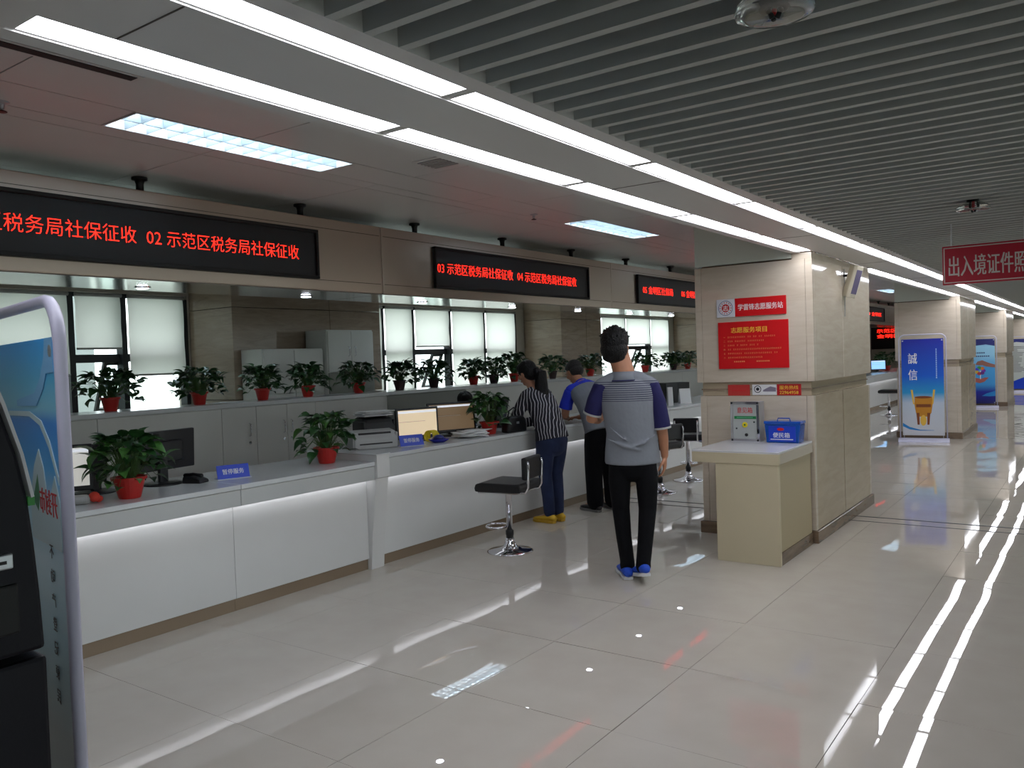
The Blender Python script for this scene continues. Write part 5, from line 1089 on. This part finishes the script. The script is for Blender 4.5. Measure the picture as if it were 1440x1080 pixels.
# --- man bending over the counter
def bending_man():
    t = thing('person', 'grey haired man bending over the counter in blue and grey polo', 'person', (-4.10, 7.19, 0), R_(62))
    Rh = Euler((R_(-34), 0, R_(6))).to_matrix(); hc = Vector((0.0, 0.47, 1.385)); b = MB()
    Mh = head(b, hc, Rh, 1.0)
    b.sweep([(0, 0.28, 1.20), (0, 0.345, 1.27), (0, 0.42, 1.33)], [(0.08, 0.06), (0.055, 0.055), (0.053, 0.055)], 14)
    b.sweep([(0, -0.04, 0.86), (0, 0.03, 0.98), (0, 0.12, 1.09), (0, 0.21, 1.18), (0, 0.28, 1.235)], [(0.155, 0.11), (0.15, 0.115), (0.16, 0.12), (0.165, 0.11), (0.10, 0.08)], 22)
    for sx in (-1, 1):
        b.sweep([(sx*0.1, 0.265, 1.22), (sx*0.165, 0.275, 1.205), (sx*0.2, 0.31, 1.07), (sx*0.2, 0.34, 0.95), (sx*0.13, 0.44, 0.925), (sx*0.07, 0.52, 0.905)], [0.05, 0.055, 0.045, 0.04, 0.034, 0.026], 14)
        hand(b, (sx*0.07, 0.525, 0.905), (-sx*0.35, 0.95, -0.05), (0, 0, -1), 1.0, 0.2, -sx)
        b.sweep([(sx*0.085, -0.04, 0.86), (sx*0.09, -0.03, 0.66), (sx*0.09, -0.015, 0.46), (sx*0.1, -0.03, 0.26), (sx*0.1, -0.04, 0.09)], [0.078, 0.07, 0.052, 0.048, 0.036], 14)
        b.sweep([(sx*0.1, -0.04, 0.085), (sx*0.11, 0.03, 0.055), (sx*0.12, 0.11, 0.04)], [0.032, 0.03, 0.022], 10)
    remesh(b, 'body', M_skin, t, 0.0068, 3); face_bits(Mh, Rh, 1.0, t)
    M_ = Matrix.Translation(hc) @ Rh.to_4x4(); h = MB()
    h.ell((0, 0, 0), (0.084, 0.094, 0.085), M=M_ @ Matrix.Translation((0, -0.028, 0.042)), n=24, m=16); h.ell((0, 0, 0), (0.079, 0.066, 0.066), M=M_ @ Matrix.Translation((0, -0.05, -0.01)), n=24, m=16); h.ell((0, 0, 0), (0.06, 0.05, 0.04), M=M_ @ Matrix.Translation((0, 0.03, 0.075)), n=20, m=12)
    remesh(h, 'hair', M_hairg, t, 0.0065, 2)
    s_ = MB()
    s_.sweep([(0, -0.075, 0.80), (0, -0.045, 0.88), (0, 0.02, 1.0), (0, 0.10, 1.09), (0, 0.225, 1.195)], [(0.205, 0.16), (0.203, 0.158), (0.2, 0.155), (0.2, 0.142), (0.198, 0.132)], 28, caps=False)
    remesh(s_, 'polo_shirt', M_grey, t, 0.009, 3)
    y_ = MB(); y_.sweep([(0, 0.205, 1.17), (0, 0.25, 1.22), (0, 0.29, 1.26)], [(0.197, 0.128), (0.16, 0.11), (0.09, 0.08)], 28, caps=False)
    y_.sweep([(-0.165, 0.265, 1.21), (0, 0.28, 1.25), (0.165, 0.265, 1.21)], [0.058, 0.062, 0.058], 14, (0, 1, 0))
    remesh(y_, 'shirt_yoke', M_bluec, t, 0.009, 3)
    for sx in (-1, 1):
        sl = MB(); sl.sweep([(sx*0.13, 0.262, 1.215), (sx*0.172, 0.275, 1.18), (sx*0.197, 0.305, 1.08), (sx*0.206, 0.32, 1.02)], [0.058, 0.066, 0.066, 0.07], 18, caps=False); remesh(sl, 'sleeve', M_bluec, t, 0.009, 2)
    c = MB(); c.sweep([(0, 0.31, 1.245), (0, 0.345, 1.285)], [(0.074, 0.07), (0.066, 0.064)], 20, caps=False); c.build('collar', M_bluec, t, smooth=True)
    p = MB(); p.sweep([(0, -0.06, 0.78), (0, -0.05, 0.86), (0, -0.03, 0.94)], [(0.175, 0.135), (0.175, 0.132), (0.16, 0.115)], 22)
    for sx in (-1, 1): p.sweep([(sx*0.088, -0.055, 0.82), (sx*0.096, -0.035, 0.65), (sx*0.098, -0.015, 0.46), (sx*0.104, -0.03, 0.26), (sx*0.105, -0.042, 0.09)], [(0.098, 0.125), (0.094, 0.115), (0.084, 0.098), (0.08, 0.095), (0.08, 0.098)], 18)
    remesh(p, 'trousers', M_trouser, t, 0.009, 3)
    for sx in (-1, 1): shoe(t, (sx*0.105, -0.10, 0.002), R_(-8*sx), 0.0, 0.28, 1.0, 0.9, M_shoek, mat('grey_sole', (120, 118, 116), rough=0.7))
bending_man()

# --- clerk seated behind the counter
def clerk():
    t = thing('person', 'seated clerk in pale blue patterned shirt behind the counter plant', 'person', (-5.80, 7.05, 0), R_(-95))
    Rh = Euler((R_(-18), 0, R_(-30))).to_matrix(); hc = Vector((0, 0.10, 1.085)); b = MB(); Mh = head(b, hc, Rh, 0.95)
    b.sweep([(0, 0.02, 0.88), (0, 0.05, 0.95), (0, 0.08, 1.02)], [(0.07, 0.055), (0.048, 0.048), (0.046, 0.048)], 14)
    b.sweep([(0, -0.06, 0.48), (0, -0.04, 0.62), (0, -0.01, 0.78), (0, 0.02, 0.91)], [(0.16, 0.11), (0.13, 0.09), (0.15, 0.1), (0.09, 0.07)], 20)
    for sx in (-1, 1):
        b.sweep([(sx*0.1, 0.02, 0.89), (sx*0.155, 0.02, 0.865), (sx*0.2, 0.04, 0.72), (sx*0.19, 0.07, 0.64), (sx*0.13, 0.2, 0.66), (sx*0.09, 0.27, 0.68)], [0.042, 0.05, 0.04, 0.036, 0.03, 0.022], 12)
        hand(b, (sx*0.09, 0.275, 0.68), (-sx*0.3, 0.95, 0.0), (0, 0, -1), 0.9, 0.25, -sx)
        b.sweep([(sx*0.09, -0.05, 0.50), (sx*0.11, 0.15, 0.52), (sx*0.11, 0.36, 0.50), (sx*0.11, 0.37, 0.28), (sx*0.11, 0.36, 0.08)], [0.08, 0.075, 0.055, 0.046, 0.034], 12); b.sweep([(sx*0.11, 0.36, 0.075), (sx*0.11, 0.45, 0.04), (sx*0.11, 0.5, 0.03)], [0.03, 0.028, 0.02], 10)
    remesh(b, 'body', M_skin2, t, 0.0075, 3); face_bits(Mh, Rh, 0.95, t)
    M_ = Matrix.Translation(hc) @ Rh.to_4x4(); h = MB()
    h.ell((0, 0, 0), (0.088, 0.1, 0.09), M=M_ @ Matrix.Translation((0, -0.022, 0.036)), n=24, m=16); h.ell((0, 0, 0), (0.084, 0.07, 0.09), M=M_ @ Matrix.Translation((0, -0.045, -0.035)), n=24, m=16); h.ell((0, 0, 0), (0.066, 0.05, 0.045), M=M_ @ Matrix.Translation((0, 0.03, 0.072)), n=20, m=12)
    remesh(h, 'hair', M_hair, t, 0.0075, 3)
    s_ = MB(); s_.sweep([(0, -0.06, 0.47), (0, -0.04, 0.62), (0, -0.01, 0.78), (0, 0.02, 0.92)], [(0.18, 0.13), (0.16, 0.115), (0.17, 0.12), (0.10, 0.08)], 24)
    for sx in (-1, 1): s_.sweep([(sx*0.13, 0.02, 0.87), (sx*0.2, 0.035, 0.74), (sx*0.205, 0.05, 0.67)], [0.062, 0.056, 0.052], 14)
    remesh(s_, 'shirt', M_bluelight, t, 0.01, 3)
    p = MB()
    for sx in (-1, 1): p.sweep([(sx*0.085, -0.06, 0.50), (sx*0.11, 0.15, 0.52), (sx*0.11, 0.36, 0.50), (sx*0.11, 0.37, 0.28), (sx*0.11, 0.36, 0.1)], [0.1, 0.088, 0.068, 0.058, 0.05], 14)
    remesh(p, 'trousers', M_trouser, t, 0.011, 3)
    for sx in (-1, 1): shoe(t, (sx*0.11, 0.31, 0.002), 0, 0, 0.25, 0.95, 0.85, M_shoek, M_blackm)
    c = thing('office_chair', 'black office chair under the seated clerk', 'chair', (-5.80, 7.05, 0), R_(-95))
    MB().box(-0.23, 0.23, -0.24, 0.22, 0.37, 0.42).build('seat', M_blackm, c, bevel=0.02); MB().box(-0.2, 0.2, -0.27, -0.22, 0.5, 0.88).build('backrest', M_blackm, c, bevel=0.02)
    MB().box(-0.03, 0.03, -0.26, -0.23, 0.38, 0.55).build('back_post', M_black, c); MB().lathe([(0.03, 0.06), (0.03, 0.37)], n=12).build('column', M_chrome, c)
    for k in range(5): a = 2*math.pi*k/5+0.3; MB().sweep([(0, 0, 0.08), (0.26*math.cos(a), 0.26*math.sin(a), 0.055)], [0.02, 0.012], 8).ell((0.26*math.cos(a), 0.26*math.sin(a), 0.025), (0.024, 0.024, 0.024), n=10, m=8).build('base_leg', M_black, c, smooth=True)
clerk()
